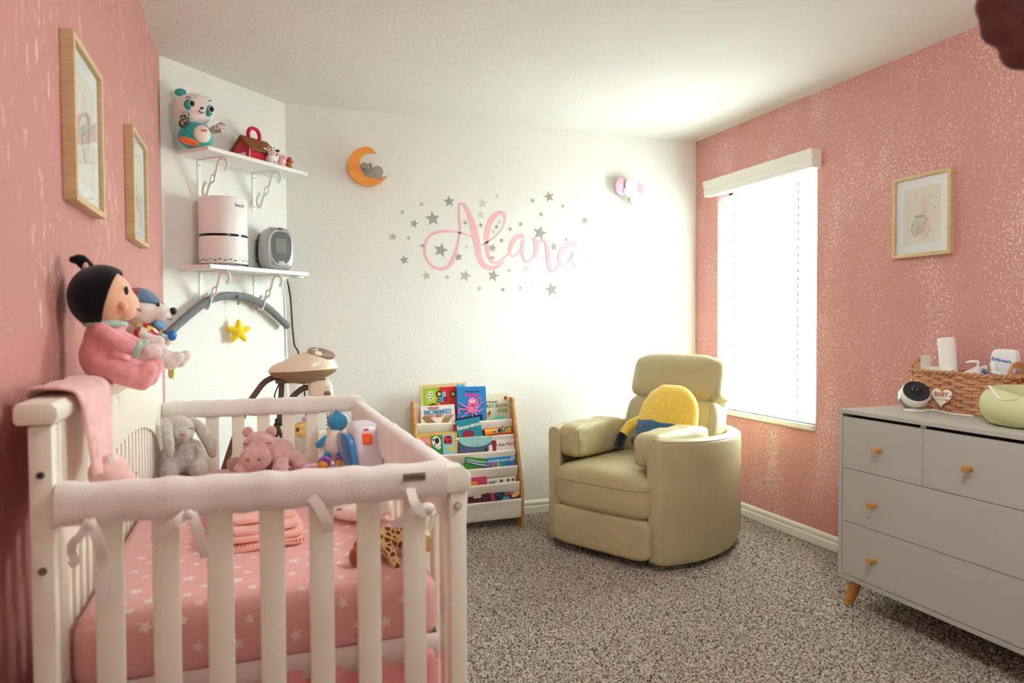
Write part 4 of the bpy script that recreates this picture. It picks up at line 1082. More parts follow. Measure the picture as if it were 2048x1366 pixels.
# fan heater
he = thing('fan_heater', 'silver and grey ceramic fan heater on the lower shelf, right of the purifier', 'heater', on_shelf(.607, .105, 1), 24)
M_sil = paint((176, 176, 178), .35, metal=.5)
bm = B(); sbox(bm, (0, -.008, .115), (.162, .105, .228), 4.5, 10)
for v in bm.verts:
    f = v.co.z / .23; v.co.x *= (.90 + .16 * math.sin(PI * min(1, f * .9 + .1)) - .22 * max(0, f - .7)); v.co.z = max(v.co.z, .001)
obj('housing', bm, M_sil, he)
bm = B(); sbox(bm, (0, .055, .110), (.150, .070, .205), 3.5, 8); 
for v in bm.verts: v.co.z = max(v.co.z, .001)
obj('rear_cover', bm, paint((56, 58, 60), .5), he)
poly = [(x * .068, .120 + z * .092) for x, z in [((abs(math.cos(a)) ** .7) * (1 if math.cos(a) > 0 else -1) * (.92 + .08 * math.sin(a)), (abs(math.sin(a)) ** .8) * (1 if math.sin(a) > 0 else -1)) for a in [2 * PI * k / 40 for k in range(40)]]]
bm = prism(B(), poly, -.066, -.050, bev=.003); obj('grille_ring', bm, paint((214, 214, 216), .3), he, 40)
poly2 = [(x * .92, .122 + (z - .122) * .93) for x, z in poly]
bm = prism(B(), poly2, -.0675, -.050); gr = obj('grille', bm, paint((92, 94, 98), .5), he, 0)
bm = bx(B(), -.033, .030, -.0685, -.060, .092, .168); he_e = obj('heating_element', bm, paint((176, 176, 170), .4, metal=.4), gr, 0)
bm = B()
for k in range(17): bx(bm, -.033 + k * .0038, -.0315 + k * .0038, -.0692, -.068, .092, .168)
for k in range(5): bx(bm, -.033, .030, -.0694, -.0685, .092 + k * .0185, .0928 + k * .0185)
obj('element_fins', bm, paint((116, 116, 112), .5), gr, 0)
bm = ell(B(), (0, -.064, .042), (.022, .008, .010)); obj('badge', bm, paint((206, 206, 208), .3), he)
bm = ell(B(), (.004, -.046, .222), (.014, .008, .005), (30, 0, 0)); obj('red_light', bm, paint((140, 24, 40), .2), he)
bm = bx(B(), -.03, .018, .0, .03, .222, .236, bev=.004); obj('handle', bm, M_whiteplastic, he)
bm = B()
for k in range(7): bx(bm, -.0755, -.0725, .030, .078, .05 + k * .018, .058 + k * .018)
obj('side_vents', bm, M_black, he, 0)
bm = tube(B(), spline([dg(.38, .05, 1.50), dg(.44, .045, 1.495), dg(.50, .05, 1.492), dg(.55, .06, 1.494)], 5), .0025, 6); tag(obj('power_cable', bm, paint((196, 196, 194))), 'thin grey cable lying on the lower shelf between purifier and heater', 'cable')

# puck lamp under the lower shelf
pl = thing('puck_lamp', 'round white puck light stuck under the right end of the lower shelf', 'lamp', dg(.70, .165, SHZ[1] - .019), 45)
bm = lathe(B(), [(.030, 0), (.034, -.003), (.034, -.011), (.028, -.015), (0, -.015)], 32, capb=True); obj('puck_body', bm, M_whiteplastic, pl)

# black cord and white cord down the corner
bm = tube(B(), spline([(.168, YB - .03, 1.462), (.180, YB - .012, 1.40), (.188, YB - .010, 1.34), (.195, YB - .010, 1.2), (.205, YB - .010, 1.09), (.224, YB - .012, 1.05), (.25, YB - .02, .9), (.27, YB - .012, .55), (.275, YB - .012, .30)], 6), .0042, 8); tag(obj('mains_cable', bm, M_black), 'black power cord running from the lower shelf down the wall corner', 'cord')
bm = tube(B(), spline([dg(.765, .035, 1.466), dg(.775, .012, 1.40), dg(.779, .006, 1.3), dg(.782, .006, 1.1), dg(.785, .006, .8), dg(.785, .006, .35)], 5), .0036, 8); tag(obj('lead_cable', bm, M_whiteplastic), 'white cable running straight down beside the black cord', 'cord')
bm = cyl(B(), dg(.775, .002, 1.195), dg(.775, .010, 1.195), .004, n=12); tag(obj('wall_hook', bm, paint((60, 58, 56), .4)), 'tiny dark hook on the wall where the grey padded bar ends', 'hook')

# grey padded toy bar resting in the bracket scrolls
tb_ = thing('padded_toy_bar', 'arched grey padded toy bar hooked behind the lower shelf brackets', 'toy bar', dg(.38, .045, 1.35), 45)
pts = [(-.018, 1.168), (.04, 1.212), (.093, 1.25), (.15, 1.289), (.21, 1.324), (.286, 1.347), (.382, 1.355), (.482, 1.344), (.586, 1.306), (.64, 1.275), (.696, 1.237), (.753, 1.198)]
M_gf = mat('grey_quilted_cloth', (118, 122, 126), .85, bump=.6, bscale=500, sheen=.2)
bm = tube(B(), spline([(u - .38, 0, z - 1.35) for u, z in pts], 8), .0195, 16)
for v in bm.verts: v.co += Vector((0, 0, .0008 * math.sin(v.co.x * 130)))
obj('padded_bar', bm, M_gf, tb_)
bm = tube(B(), [(.006 * math.cos(a) + .02, -.003, -.022 + .006 * math.sin(a)) for a in [2 * PI * k / 14 for k in range(14)]], .0015, 6, closed=True); obj('ring', bm, M_steel, tb_)
bm = cyl(B(), (.02, -.003, -.028), (.02, -.003, -.042), .004, n=10, bev=.001); obj('clasp', bm, paint((90, 90, 92), .4), tb_)
bm = tube(B(), spline([(-.016, -.019, .006), (-.01, -.024, .0), (-.008, -.022, -.01), (-.004, -.024, -.002), (.004, -.020, .006)], 4), .0018, 6); obj('thread_knot', bm, M_black, tb_)
sy_ = thing('star_toy', 'yellow plush star hanging on a thread under the grey padded bar', 'toy', dg(.400, .048, 1.173), 20)
st_ = star(.060, .52)
bm = B()
for k in range(0, 10, 2):
    a = st_[k]; limb(bm, [(0, 0, 0), (a[0] * .84, 0, a[1] * .84)], [.026, .0125])
ell(bm, (0, 0, 0), (.030, .020, .030)); fuzz(obj('star_body', bm, mat('yellow_plush', (246, 214, 40), .95, bump=.3, bscale=300, sheen=.4), sy_), .004, 0)
bm = tube(B(), [(0, 0, .055), (0, 0, .140)], .0007, 6); obj('thread', bm, paint((230, 226, 214)), sy_)

# ------------------------------------------------------------------ baby swing behind the crib
swg = thing('baby_swing', 'cream and brown electric baby swing standing behind the far end of the crib', 'baby swing', (.19, 3.18, 0))
M_cream = mat('cream_plastic', (240, 224, 200), .3, coat=.3); M_brown = mat('brown_plastic', (150, 118, 88), .3, coat=.2); M_tube = mat('brown_tube', (104, 78, 66), .35, metal=.2)
hx, hz = .0, 1.012
bm = B(); t = B(); bmesh.ops.create_uvsphere(t, u_segments=40, v_segments=24, radius=1)
for v in t.verts:
    x, y, z = v.co
    if z > 0: z2 = z * (.048 + .040 * max(0, min(1, (x + .6)))); 
    else: z2 = 0
    v.co = Vector((x * .142, y * .085, z2))
merge(bm, t, 0, Matrix.Translation((hx, 0, hz + .004)) @ Matrix.Rotation(R(-2), 4, 'Y')); obj('motor_cover', bm, M_cream, swg, 60)
bm = B(); t = B(); bmesh.ops.create_uvsphere(t, u_segments=40, v_segments=24, radius=1)
for v in t.verts:
    x, y, z = v.co
    v.co = Vector((x * .141 * (1 if z > -.25 else 1 - .35 * (-z - .25)), y * .084, (min(z, 0)) * .062))
merge(bm, t, 0, Matrix.Translation((hx, 0, hz + .004)) @ Matrix.Rotation(R(-2), 4, 'Y')); obj('motor_base', bm, M_brown, swg, 60)
bm = tube(B(), [(hx + .1425 * math.cos(a), .0855 * math.sin(a), hz + .004 + .1425 * math.cos(a) * .035) for a in [2 * PI * k / 48 for k in range(48)]], .003, 8, closed=True); obj('seam_trim', bm, M_cream, swg)
Mp = Matrix.Translation((hx + .074, -.024, hz + .0735)) @ Euler((R(30), R(14), 0)).to_matrix().to_4x4()
bm = B(); lathe(bm, [(.0, .003), (1, .003), (1, -.006)], 36, 0, Mp @ Matrix.Diagonal((.058, .036, 1, 1))); cp = obj('control_panel', bm, mat('taupe_panel', (150, 124, 110), .4), swg, 40)
bm = B()
for k in range(7): lathe(bm, [(0, .0046), (.0028, .0046), (.0028, .002)], 10, 0, Mp @ Matrix.Translation((-.012 + k * .0085, -.012 + k * .0006, 0)))
for k in range(4): lathe(bm, [(0, .0046), (.0034, .0046), (.0034, .002)], 10, 0, Mp @ Matrix.Translation((-.036 + k * .010, .006 - k * .002, 0)))
lathe(bm, [(0, .0046), (.006, .0046), (.006, .002)], 14, 0, Mp @ Matrix.Translation((-.022, .018, 0)))
obj('panel_buttons', bm, paint((240, 232, 224), .4), cp)
# hanger arm under the motor
bm = B(); sbox(bm, (.070, -.01, .915), (.105, .07, .115), 3.5, 8)
for v in bm.verts: v.co.x += (v.co.z - .915) * -.08
obj('hanger', bm, M_cream, swg, 60)
bm = lathe(B(), [(0, .006), (.7, .005), (1, 0)], 24, 0, Matrix.Translation((.094, -.043, .912)) @ Matrix.Rotation(PI / 2, 4, 'X') @ Matrix.Diagonal((.017, .013, 1, 1))); obj('release_button', bm, M_brown, swg)
bm = bx(B(), -.115, .09, -.03, .03, hz - .052, hz - .034, bev=.005); obj('cross_bar', bm, M_tube, swg, 40)
def tb(name, pts, r=.0125): return obj(name, tube(B(), spline(pts, 8), r, 14), M_tube, swg)
tb('leg', [(-.09, .01, hz - .018), (-.15, .0, hz - .040), (-.19, -.01, hz - .085), (-.235, -.02, hz - .16), (-.30, -.04, .68), (-.40, -.06, .35), (-.50, -.08, .014)])
tb('leg', [(-.088, .02, hz - .04), (-.092, .03, .89), (-.105, .05, .77), (-.155, .09, .60), (-.25, .13, .3), (-.36, .16, .014)])
tb('arm_tube', [(.03, -.005, .936), (.0, .0, .935), (-.04, .0, .905), (-.07, .02, .86), (-.10, .03, .80), (-.125, .04, .74), (-.14, .04, .65)])
tb('leg', [(-.11, .04, .79), (-.07, .04, .66), (-.02, .05, .45), (.04, .06, .014)], .011)
bm = B(); cyl(bm, (-.118, .035, .79), (-.085, .035, .79), .017, n=16, bev=.003); obj('joint', bm, paint((60, 54, 52), .4), swg)
bm = tube(B(), spline([(-.10, -.02, hz - .052), (-.115, -.025, .925), (-.118, -.02, .90), (-.095, .0, .885)], 6), .0028, 8); obj('lead', bm, M_black, swg)
bm = tube(B(), spline([(.0, .02, .78), (.03, .0, .70), (.035, -.01, .60), (.085, -.01, .50), (.11, .0, .30)], 6), .0032, 8); obj('lead', bm, M_black, swg)
# seat with hanging toys
bm = sbox(B(), (.06, .05, .42), (.40, .38, .10), 3, 8); obj('seat_pad', bm, plushm((222, 212, 196)), swg)
bm = sbox(B(), (.06, .20, .56), (.36, .09, .32), 3, 8); obj('seat_back', bm, plushm((222, 212, 196)), swg)
bm = B(); ell(bm, (-.012, -.05, .765), (.038, .012, .034)); lr = obj('lion_toy', bm, plushm((236, 190, 120)), swg)
obj('lion_face', ell(B(), (-.012, -.058, .765), (.028, .008, .025)), plushm((246, 206, 130)), lr)
obj('lion_nose', ell(B(), (-.030, -.064, .768), (.008, .004, .010)), plushm((120, 84, 70)), lr)
bm = limb(B(), [(.0, -.05, .81), (.035, -.045, .79), (.047, -.045, .74), (.048, -.045, .71)], [.012, .012, .009, .004]); obj('toy_tail', bm, plushm((228, 200, 206)), swg)
bm = sweep(B(), spline([(.098, -.045, .83), (.097, -.045, .78), (.096, -.045, .735)], 4), [(-.002, -.007), (.002, -.007), (.002, .007), (-.002, .007)], up=(0, -1, 0)); obj('toy_strap', bm, mat_print('strap_print', [(236, 226, 190), (90, 90, 90), (236, 226, 190)], 160), swg)
bm = ell(B(), (.122, -.05, .775), (.013, .005, .032), (0, 28, 0)); obj('leaf_toy', bm, plushm((60, 170, 150)), swg)
bm = ell(B(), (.097, -.05, .715), (.005, .005, .008)); obj('bead', bm, paint((206, 60, 50), .4), swg)
bm = ell(B(), (.150, -.04, .80), (.030, .02, .026)); obj('pink_toy', bm, plushm((226, 176, 176)), swg)

# ------------------------------------------------------------------ sling bookshelf
BX0, BX1 = .850, 1.482
bs = thing('sling_bookshelf', 'wooden sling bookshelf with white canvas pockets standing against the white wall', 'bookshelf', ((BX0 + BX1) / 2, 4.06, 0))
M_birch = mat_wood('birch', (206, 158, 100), (180, 126, 66), (1, 1, 3))
HB = (BX1 - BX0) / 2
def sidepoly():
    return [(-.135, 0.0), (-.125, .215), (.028, .74), (.034, .752), (.092, .752), (.098, .74), (.102, .60), (.128, .20), (.128, 0)]
for s_ in (-1, 1):
    x = s_ * (HB - .0)
    t = B(); prism(t, [(y, z) for y, z in sidepoly()], 0, .018, bev=.003)
    bmesh.ops.transform(t, matrix=Matrix.Translation((x if s_ < 0 else x, 0, 0)) @ Matrix.Rotation(PI / 2, 4, 'Z'), verts=t.verts)
    bm = B(); merge(bm, t)
    if s_ < 0: bmesh.ops.transform(bm, matrix=Matrix.Translation((.018, 0, 0)), verts=bm.verts)
    o = obj('side_panel', bm, M_birch, bs, 40)
# front dowel height, front y (world), back dowel
RZ = [(.618, 4.087), (.530, 4.054), (.442, 4.021), (.352, 3.988), (.263, 3.955), (.168, 3.925)]
M_canvas = mat('white_canvas', (232, 226, 216), .85, bump=.3, bscale=500, sheen=.1)
xa, xb = -HB + .024, HB - .024
for i, (z, y) in enumerate(RZ):
    yl = y - 4.06
    bm = cyl(B(), (xa - .008, yl, z), (xb + .008, yl, z), .006, n=14); obj('dowel', bm, M_birch, bs)
    bm = B(); drop = .064 if i < 5 else .108
    prof = [(yl - .0005, z + .0085), (yl - .009, z + .005), (yl - .0095, z - .006), (yl - .004, z - .03), (yl + .004, z - drop * .8), (yl + .018, z - drop), (yl + .034, z - drop * .85), (yl + .05, z - .02), (yl + .062, z + .035 if i == 0 else z + .02)]
    sp = spline([(0, a, b) for a, b in prof], 4)
    rows = []
    for p in sp:
        row = []
        for j in range(25):
            f = j / 24; sag = .006 * math.sin(f * PI * 3 + i) * max(0, min(1, (z - p.z) / .05))
            row.append(bm.verts.new((xa + (xb - xa) * f, p.y - sag, p.z - (.004 * math.sin(PI * f) if p.z > z - .01 else .006 * math.sin(PI * f)))))
        rows.append(row)
    for a, b in zip(rows, rows[1:]):
        for j in range(24): bm.faces.new((a[j], a[j + 1], b[j + 1], b[j]))
    obj('canvas_pocket', bm, M_canvas, bs, 80)
bm = bx(B(), xa - .006, xb + .006, .084, .092, .63, .735, bev=.002); obj('back_slat', bm, M_canvas, bs)
for s_ in (-1, 1):
    for zz in (.70, .645, .24):
        yv = .035 if zz > .5 else -.10
        bm = cyl(B(), (s_ * (HB + .0), yv, zz), (s_ * (HB + .0) + s_ * .0, yv - .001, zz), .003, n=8)
        if False: obj('screw', bm, M_steel, bs)
        else: bm.free()

# books: local frame x right, z up, front cover at y = 0 facing -y
BG = 'picture books in the sling bookshelf'
def book(label, x, y, z, w, h, t, cover, lean=14, roll=0, yaw=0, pages=True, cat='book', art=None, name='picture_book'):
    b = thing(name, label, cat, (x, y, z), 0, BG if cat == 'book' else None, rot=(R(-lean), R(roll), R(yaw)))
    cm = paint(cover, .4)
    bm = B(); c = .002
    bx(bm, 0, w, 0, c, 0, h, bev=.0006, seg=1); bx(bm, 0, w, t - c, t, 0, h, bev=.0006, seg=1); bx(bm, -.0005, c, 0, t, 0, h, bev=.0006, seg=1)
    co = obj('cover', bm, cm, b, 0)
    bm = bx(B(), c, w - .002, c, t - c, .002, h - .002); obj('pages', bm, M_paper, b, 0)
    if art: art(co, w, h)
    return b
def A(co, poly, c, y=-.0006, nm='cover_art'):
    return obj(nm, prism(B(), poly, y, 0.0004), paint(c, .45), co, 0)
def Tt(co, s, size, c, x, z, align='CENTER', bold=.0002, rot=0, y=-.0010):
    return text('title', s, size, paint(c, .5), co, (x, y, z), (0, R(-rot), 0), align, bold, ext=.0004)
def rc(x0, x1, z0, z1, r=.001): return rrect(x0, x1, z0, z1, r, 3)

# wooden tractor puzzle board at the very back
def art_puzzle(co, w, h):
    A(co, rc(.016, w * .40, .012, h - .020), (156, 186, 40)); A(co, rc(w * .40, w * .78, .012, h - .020), (206, 36, 36)); A(co, rc(w * .78, w - .012, .012, h - .012), (70, 170, 226))
    A(co, rc(.030, w * .33, h - .110, h - .034, .016), (176, 200, 60), -.0010)
    for x, z in ((.062, h - .052), (.046, h - .068), (.062, h - .084)):
        A(co, disc(14, .011, .011, x, z), (236, 230, 240), -.0014); A(co, disc(10, .005, .005, x, z), (60, 40, 90), -.0018)
    A(co, disc(20, .020, .020, .112, h - .060), (26, 26, 28), -.0014); A(co, disc(16, .011, .011, .112, h - .060), (236, 180, 100), -.0018)
    A(co, disc(16, .011, .011, .106, h - .098), (26, 26, 28), -.0014); A(co, disc(12, .005, .005, .106, h - .098), (240, 170, 120), -.0018)
    A(co, rc(.128, .152, h - .078, h - .048), (130, 196, 226), -.0014); A(co, rc(.112, .138, h - .108, h - .074), (70, 150, 206), -.0012); A(co, rc(.138, .158, h - .105, h - .080), (120, 34, 34), -.0012)
    A(co, disc(16, .018, .018, .196, h - .066), (26, 26, 28), -.0014); A(co, disc(14, .011, .011, .196, h - .066), (206, 196, 90), -.0018)
    A(co, el(.07, h - .128, .034, .012), (60, 36, 26), -.0014); A(co, el(.08, h - .118, .02, .006, -.3), (150, 60, 30), -.0018)
bz = 4.118
book('wooden puzzle board with blue tractor on green and red, tallest in the top pocket', .915, 4.122, .60, .284, .245, .010, (222, 192, 140), 4, -2, art=art_puzzle, cat='puzzle', name='puzzle_board')
def art_mom(co, w, h):
    Tt(co, 'WHAT', .022, (190, 40, 46), .078, h - .016, bold=.0006); Tt(co, 'MOMMIES', .038, (70, 140, 200), w / 2, h - .040, bold=.0010); Tt(co, 'DO BEST', .022, (190, 40, 46), .090, h - .063, bold=.0006)
    for k in range(9):
        A(co, [(.004 + k * .004, h - .065 + k * .002), (.010 + k * .004, h - .062 + k * .001), (.05 + k * .006, h - .112), (.042 + k * .006, h - .112)], (150 + 10 * (k % 3), 116 + 8 * (k % 3), 80), -.0006 - .00006 * k)
        A(co, [(w - .004 - k * .006, h - .058 + k * .001), (w - .010 - k * .006, h - .060), (w - .060 - k * .004, h - .112), (w - .050 - k * .004, h - .112)], (156 + 10 * (k % 3), 122 + 8 * (k % 3), 86), -.0006 - .00006 * k)
book('picture book reading What Mommies Do Best, in the top pocket left', .905, 4.098, .585, .206, .138, .008, (238, 234, 226), 5, -1.5, art=art_mom)
def art_oct(co, w, h):
    Tt(co, 'My Picture Book', .0125, (24, 40, 110), w / 2 + .006, h - .030, bold=.0003); Tt(co, 'Ocean', .034, (226, 50, 160), w / 2 + .004, h - .050, bold=.0010)
    pk = (232, 120, 176); dk = (196, 70, 130)
    A(co, el(w / 2 + .004, h - .098, .030, .034), pk, -.0014); A(co, el(w / 2 + .004, h - .140, .026, .020), pk, -.0013)
    arms = [[(.07, -.128), (.045, -.118), (.018, -.100), (.006, -.096)], [(.070, -.138), (.040, -.136), (.012, -.134), (.008, -.152), (.016, -.156)], [(.080, -.146), (.055, -.158), (.035, -.176), (.022, -.184)], [(.092, -.15), (.090, -.17), (.096, -.186)], [(.105, -.15), (.112, -.166), (.122, -.170)], [(.112, -.142), (.13, -.15), (.15, -.142), (.166, -.128)], [(.116, -.132), (.134, -.12), (.146, -.10), (.168, -.098)], [(.112, -.126), (.126, -.10), (.130, -.078), (.142, -.070), (.150, -.080), (.144, -.086)]]
    for q in arms:
        sp = spline([(x, -.0012, h + z) for x, z in q], 6); n = len(sp)
        obj('cover_art', tube(B(), sp, [.0055 - .003 * i / n for i in range(n)], 8), paint(pk, .45), co)
    A(co, el(w / 2 - .004, h - .088, .0075, .0075), (246, 246, 250), -.0018); A(co, el(w / 2 + .012, h - .087, .0075, .0075), (246, 246, 250), -.0018)
    A(co, disc(10, .003, .003, w / 2 - .001, h - .086), (30, 30, 60), -.0022); A(co, disc(10, .003, .003, w / 2 + .010, h - .085), (30, 30, 60), -.0022)
    A(co, el(w / 2 + .004, h - .112, .014, .006), (170, 40, 80), -.0018)
book('tall blue ocean picture book with a pink octopus, in the top pocket centre', 1.122, 4.094, .585, .182, .245, .014, (34, 124, 190), 6, .6, art=art_oct)
def art_sc(co, w, h):
    Tt(co, "Richard Scarry's", .020, (70, 70, 66), .090, h - .050, bold=.0002); Tt(co, 'FIRST BOOK', .030, (106, 140, 60), w - .090, h - .076, bold=.0004); Tt(co, 'EVER', .030, (106, 140, 60), w - .045, h - .108, bold=.0004)
    A(co, disc(20, .018, .018, w - .026, h - .030), (236, 226, 180), -.0010); A(co, disc(18, .011, .011, w - .026, h - .030), (170, 50, 36), -.0014)
    A(co, el(.075, h - .128, .026, .018, -.4), (236, 150, 50), -.0012); A(co, [(.085, h - .120), (.105, h - .100), (.102, h - .128)], (90, 70, 60), -.0014)
book('pale first-book-ever picture book in the top pocket right, with green capitals', 1.236, 4.125, .585, .230, .192, .010, (228, 224, 206), 4, -.6, art=art_sc)
book('thin teal booklet corner poking up at the right of the top pocket', 1.36, 4.088, .520, .08, .112, .003, (90, 196, 176), 4, -14)
# second pocket
def art_se(co, w, h):
    Tt(co, 'Seuss-isms!', .033, (246, 246, 240), w / 2, h - .042, bold=.0008, rot=3); A(co, disc(24, .036, .026, w / 2 - .012, h - .090), (150, 30, 50), -.0012)
book('teal book reading Seuss-isms in the second pocket', 1.118, 4.058, .515, .150, .118, .014, (28, 140, 156), 6, -7, art=art_se)
book('dark navy book right behind the teal rhyme book', 1.124, 4.084, .515, .168, .128, .008, (24, 30, 52), 6, -7)
def art_red(co, w, h):
    A(co, rc(.002, w - .002, h - .036, h - .018), (240, 150, 40)); A(co, rc(.002, w - .002, h - .018, h - .003), (246, 200, 80)); A(co, el(w - .03, h - .006, .024, .006, .2), (120, 176, 50), -.0012)
book('red and orange striped book low in the second pocket, right side', 1.285, 4.062, .480, .172, .095, .010, (206, 40, 36), 6, -2.5, art=art_red)
cr = thing('crinkle_tassel', 'black and white spotted crinkle toy spread over the red striped book', 'toy', (1.372, 4.045, .555))
bm = B()
rr = random.Random(8)
for k in range(18):
    a = rr.uniform(0, PI); L = rr.uniform(.02, .05)
    limb(bm, [(0, 0, 0), (L * .5 * math.cos(a), -.008, L * .5 * math.sin(a)), (L * math.cos(a), -.010 * rr.random(), L * .8 * math.sin(a))], [.005, .005, .003], n=8)
obj('tassel', bm, mat_print('dotted_cloth', [(24, 24, 26), (24, 24, 26), (240, 240, 240), (24, 24, 26)], 190), cr)
book('narrow red and white book edge at the left of the teal rhyme book', 1.094, 4.062, .50, .022, .112, .006, (196, 44, 56), 6, -2)
# third pocket
def art_farm(co, w, h):
    for k in range(14): A(co, rc(.004 + k * .0163, .012 + k * .0163, h - .008, h - .003), (196, 50, 40), -.0010)
    for k in range(8): A(co, rc(w - .012, w - .006, .01 + k * .0165, .018 + k * .0165), (196, 50, 40), -.0010)
    A(co, rc(.010, .072, .004, h - .012), (222, 140, 60)); A(co, rc(.072, .142, .004, h - .012), (44, 140, 56)); A(co, rc(.142, w - .016, .004, h - .012), (150, 206, 224))
    A(co, el(.040, h - .046, .024, .028), (232, 150, 160), -.0012); A(co, el(.044, h - .060, .010, .008), (206, 100, 120), -.0016)
    A(co, el(.104, h - .050, .026, .034, .2), (240, 240, 236), -.0012); A(co, el(.108, h - .044, .013, .018), (30, 28, 30), -.0016); A(co, el(.116, h - .082, .014, .012), (246, 214, 214), -.0016); A(co, disc(10, .006, .006, .088, h - .036), (30, 28, 30), -.0016); A(co, disc(10, .005, .005, .094, h - .068), (30, 28, 30), -.0016)
    A(co, [(.148, h - .066), (.148, h - .030), (.160, h - .018), (.188, h - .018), (.200, h - .036), (.200, h - .056), (.190, h - .070)], (206, 40, 56), -.0012)
    for q in ((.152, .166, h - .060, h - .046), (.176, .190, h - .060, h - .048), (.172, .186, h - .036, h - .026)): A(co, rc(*q), (40, 30, 40), -.0016)
    A(co, disc(16, .014, .014, .186, h - .096), (246, 196, 60), -.0012)
book('farm animal puzzle board with pig, cow and barn in the third pocket', .876, 4.030, .435, .228, .134, .008, (246, 216, 90), 6, -1.2, art=art_farm, cat='puzzle', name='puzzle_board')
po = thing('zip_pouch', 'translucent blue zip pouch with rounded pale flap, centre of the third pocket', 'pouch', (1.106, 4.028, .425), 0, rot=(R(-6), R(1), 0))
bm = sbox(B(), (.108, .006, .055), (.208, .014, .112), 5, 8); pb = obj('pouch_body', bm, mat('blue_film', (84, 104, 136), .25, bump=.5, bscale=40), po)
bm = prism(B(), [(.004, .112)] + [(.108 - .102 * math.cos(PI * k / 24), .100 - .046 * math.sin(PI * k / 24)) for k in range(25)] + [(.212, .112)], -.004, -.0025); obj('flap', bm, paint((150, 206, 206), .3), po, 0)
bm = cyl(B(), (.118, -.004, .062), (.118, -.0062, .062), .004, n=12); obj('snap', bm, paint((70, 110, 106), .4), po)
Tt(pb, 'animals', .030, (190, 224, 222), .112, .085, y=-.0046, bold=.0004)
book('white booklet low in the third pocket beside the pouch', 1.235, 4.026, .405, .085, .075, .004, (226, 222, 216), 6, -2, art=lambda co, w, h: A(co, el(w * .5, h - .026, .010, .013), (40, 36, 40)))
book('dark red book spine beside the white kindness book', 1.318, 4.034, .410, .038, .098, .010, (176, 24, 44), 6, -1)
def art_kind(co, w, h): Tt(co, 'I Am Kind', .028, (176, 60, 50), w / 2, h - .030, bold=.0003)
book('white book reading I Am Kind at the right of the third pocket', 1.345, 4.030, .410, .116, .100, .006, (236, 232, 226), 6, -1.2, art=art_kind)
# fourth pocket
def art_gr(co, w, h):
    for k, c in enumerate(((236, 240, 230), (70, 110, 190), (236, 240, 230), (60, 60, 130))): A(co, [(.01, h - .012 - k * .006), (w * .5, h - .020 - k * .008), (w - .004, h - .014 - k * .012), (w - .004, h - .018 - k * .012), (w * .5, h - .025 - k * .008), (.01, h - .016 - k * .006)], c, -.0008 - .0001 * k)
    A(co, el(w * .4, h - .085, .03, .014), (150, 80, 40), -.0012)
book('green comic magazine bending forward in the fourth pocket', 1.128, 3.996, .318, .180, .112, .003, (60, 140, 50), 8, 9, art=art_gr)
book('small lime leaflet standing behind the green magazine', 1.168, 4.004, .335, .075, .105, .002, (130, 190, 70), 8, 30)
def art_sp(co, w, h):
    Tt(co, 'A SPANISH BOOK OF', .0165, (240, 246, 250), w / 2 - .006, h - .022, bold=.0004)
    for k, (ch, c) in enumerate(zip('COLORS', ((226, 40, 120), (240, 120, 40), (246, 210, 60), (60, 170, 90), (60, 90, 200), (150, 60, 160)))): Tt(co, ch, .046, c, .024 + k * .026, h - .052, bold=.0012)
    A(co, rc(w - .026, w - .004, h - .020, h - .004, .004), (236, 240, 246), -.0010); A(co, el(w - .015, h - .012, .006, .005), (180, 50, 70), -.0014)
book('blue board book reading A Spanish Book of Colors, right of the fourth pocket', 1.278, 3.998, .318, .178, .094, .010, (30, 140, 206), 7, -1, art=art_sp)
book('pale pink booklet curling over the fourth pocket, left side', .955, 3.996, .322, .118, .110, .003, (240, 200, 210), 12, -8)
book('tan folded booklet lying on the pink booklet', 1.00, 3.974, .345, .07, .085, .004, (224, 176, 120), 22, -18)
# fifth pocket
book('magenta book with orange base in the fifth pocket', 1.120, 3.966, .225, .145, .084, .008, (196, 60, 110), 7, -1, art=lambda co, w, h: (A(co, rc(.004, w - .04, .0, h - .050), (240, 160, 40)), A(co, el(.065, h - .036, .02, .014), (226, 140, 60), -.0009)))
def art_wh(co, w, h):
    Tt(co, 'BABY', .020, (50, 46, 50), .032, h - .022, bold=.0003)
    for x, c in ((.086, (60, 70, 60)), (.130, (90, 90, 84)), (.160, (190, 50, 70))): A(co, el(x, h - .018, .009, .009), c)
book('white board book with small drawings at the right of the fifth pocket', 1.268, 3.966, .220, .178, .074, .008, (238, 234, 222), 7, -1.2, art=art_wh)
# bottom pocket
def art_thk(co, w, h): A(co, rc(.038, .082, h - .030, h - .014), (236, 230, 226), -.0010); Tt(co, 'LIBRARY', .008, (60, 40, 50), .060, h - .022, y=-.0013, bold=.0001)
book('thick dark maroon book with white sticker in the bottom pocket', 1.142, 3.942, .116, .138, .106, .034, (74, 26, 44), 10, -2, art=art_thk)
def art_last(co, w, h):
    A(co, rc(.020, .09, .0, h - .006), (30, 50, 80)); A(co, rc(.0, .020, .0, h - .001), (190, 50, 80)); A(co, el(w - .028, h - .028, .030, .014, .4), (226, 196, 140), -.0010)
    A(co, el(.088, h - .05, .024, .018), (90, 160, 210), -.0010); Tt(co, 'Good Night', .012, (236, 140, 150), .108, h - .020, bold=.0002)
    for x, z in ((.035, .02), (.05, .014), (.06, .028)): A(co, star(.004, .45, 0, x, h - z), (220, 226, 120), -.0012)
book('dark blue and maroon story book at the right of the bottom pocket', 1.288, 3.944, .110, .182, .108, .014, (110, 36, 60), 10, -2, art=art_last)
book('yellow patterned book edge at the left of the maroon book', 1.10, 3.944, .110, .036, .092, .008, (226, 206, 120), 10, -2)

# ------------------------------------------------------------------ recliner
FX, FY = 1.6561, 3.2720
rz = math.degrees(math.atan2(-.45817, .88886)) # local -y faces the room: local x runs along the front
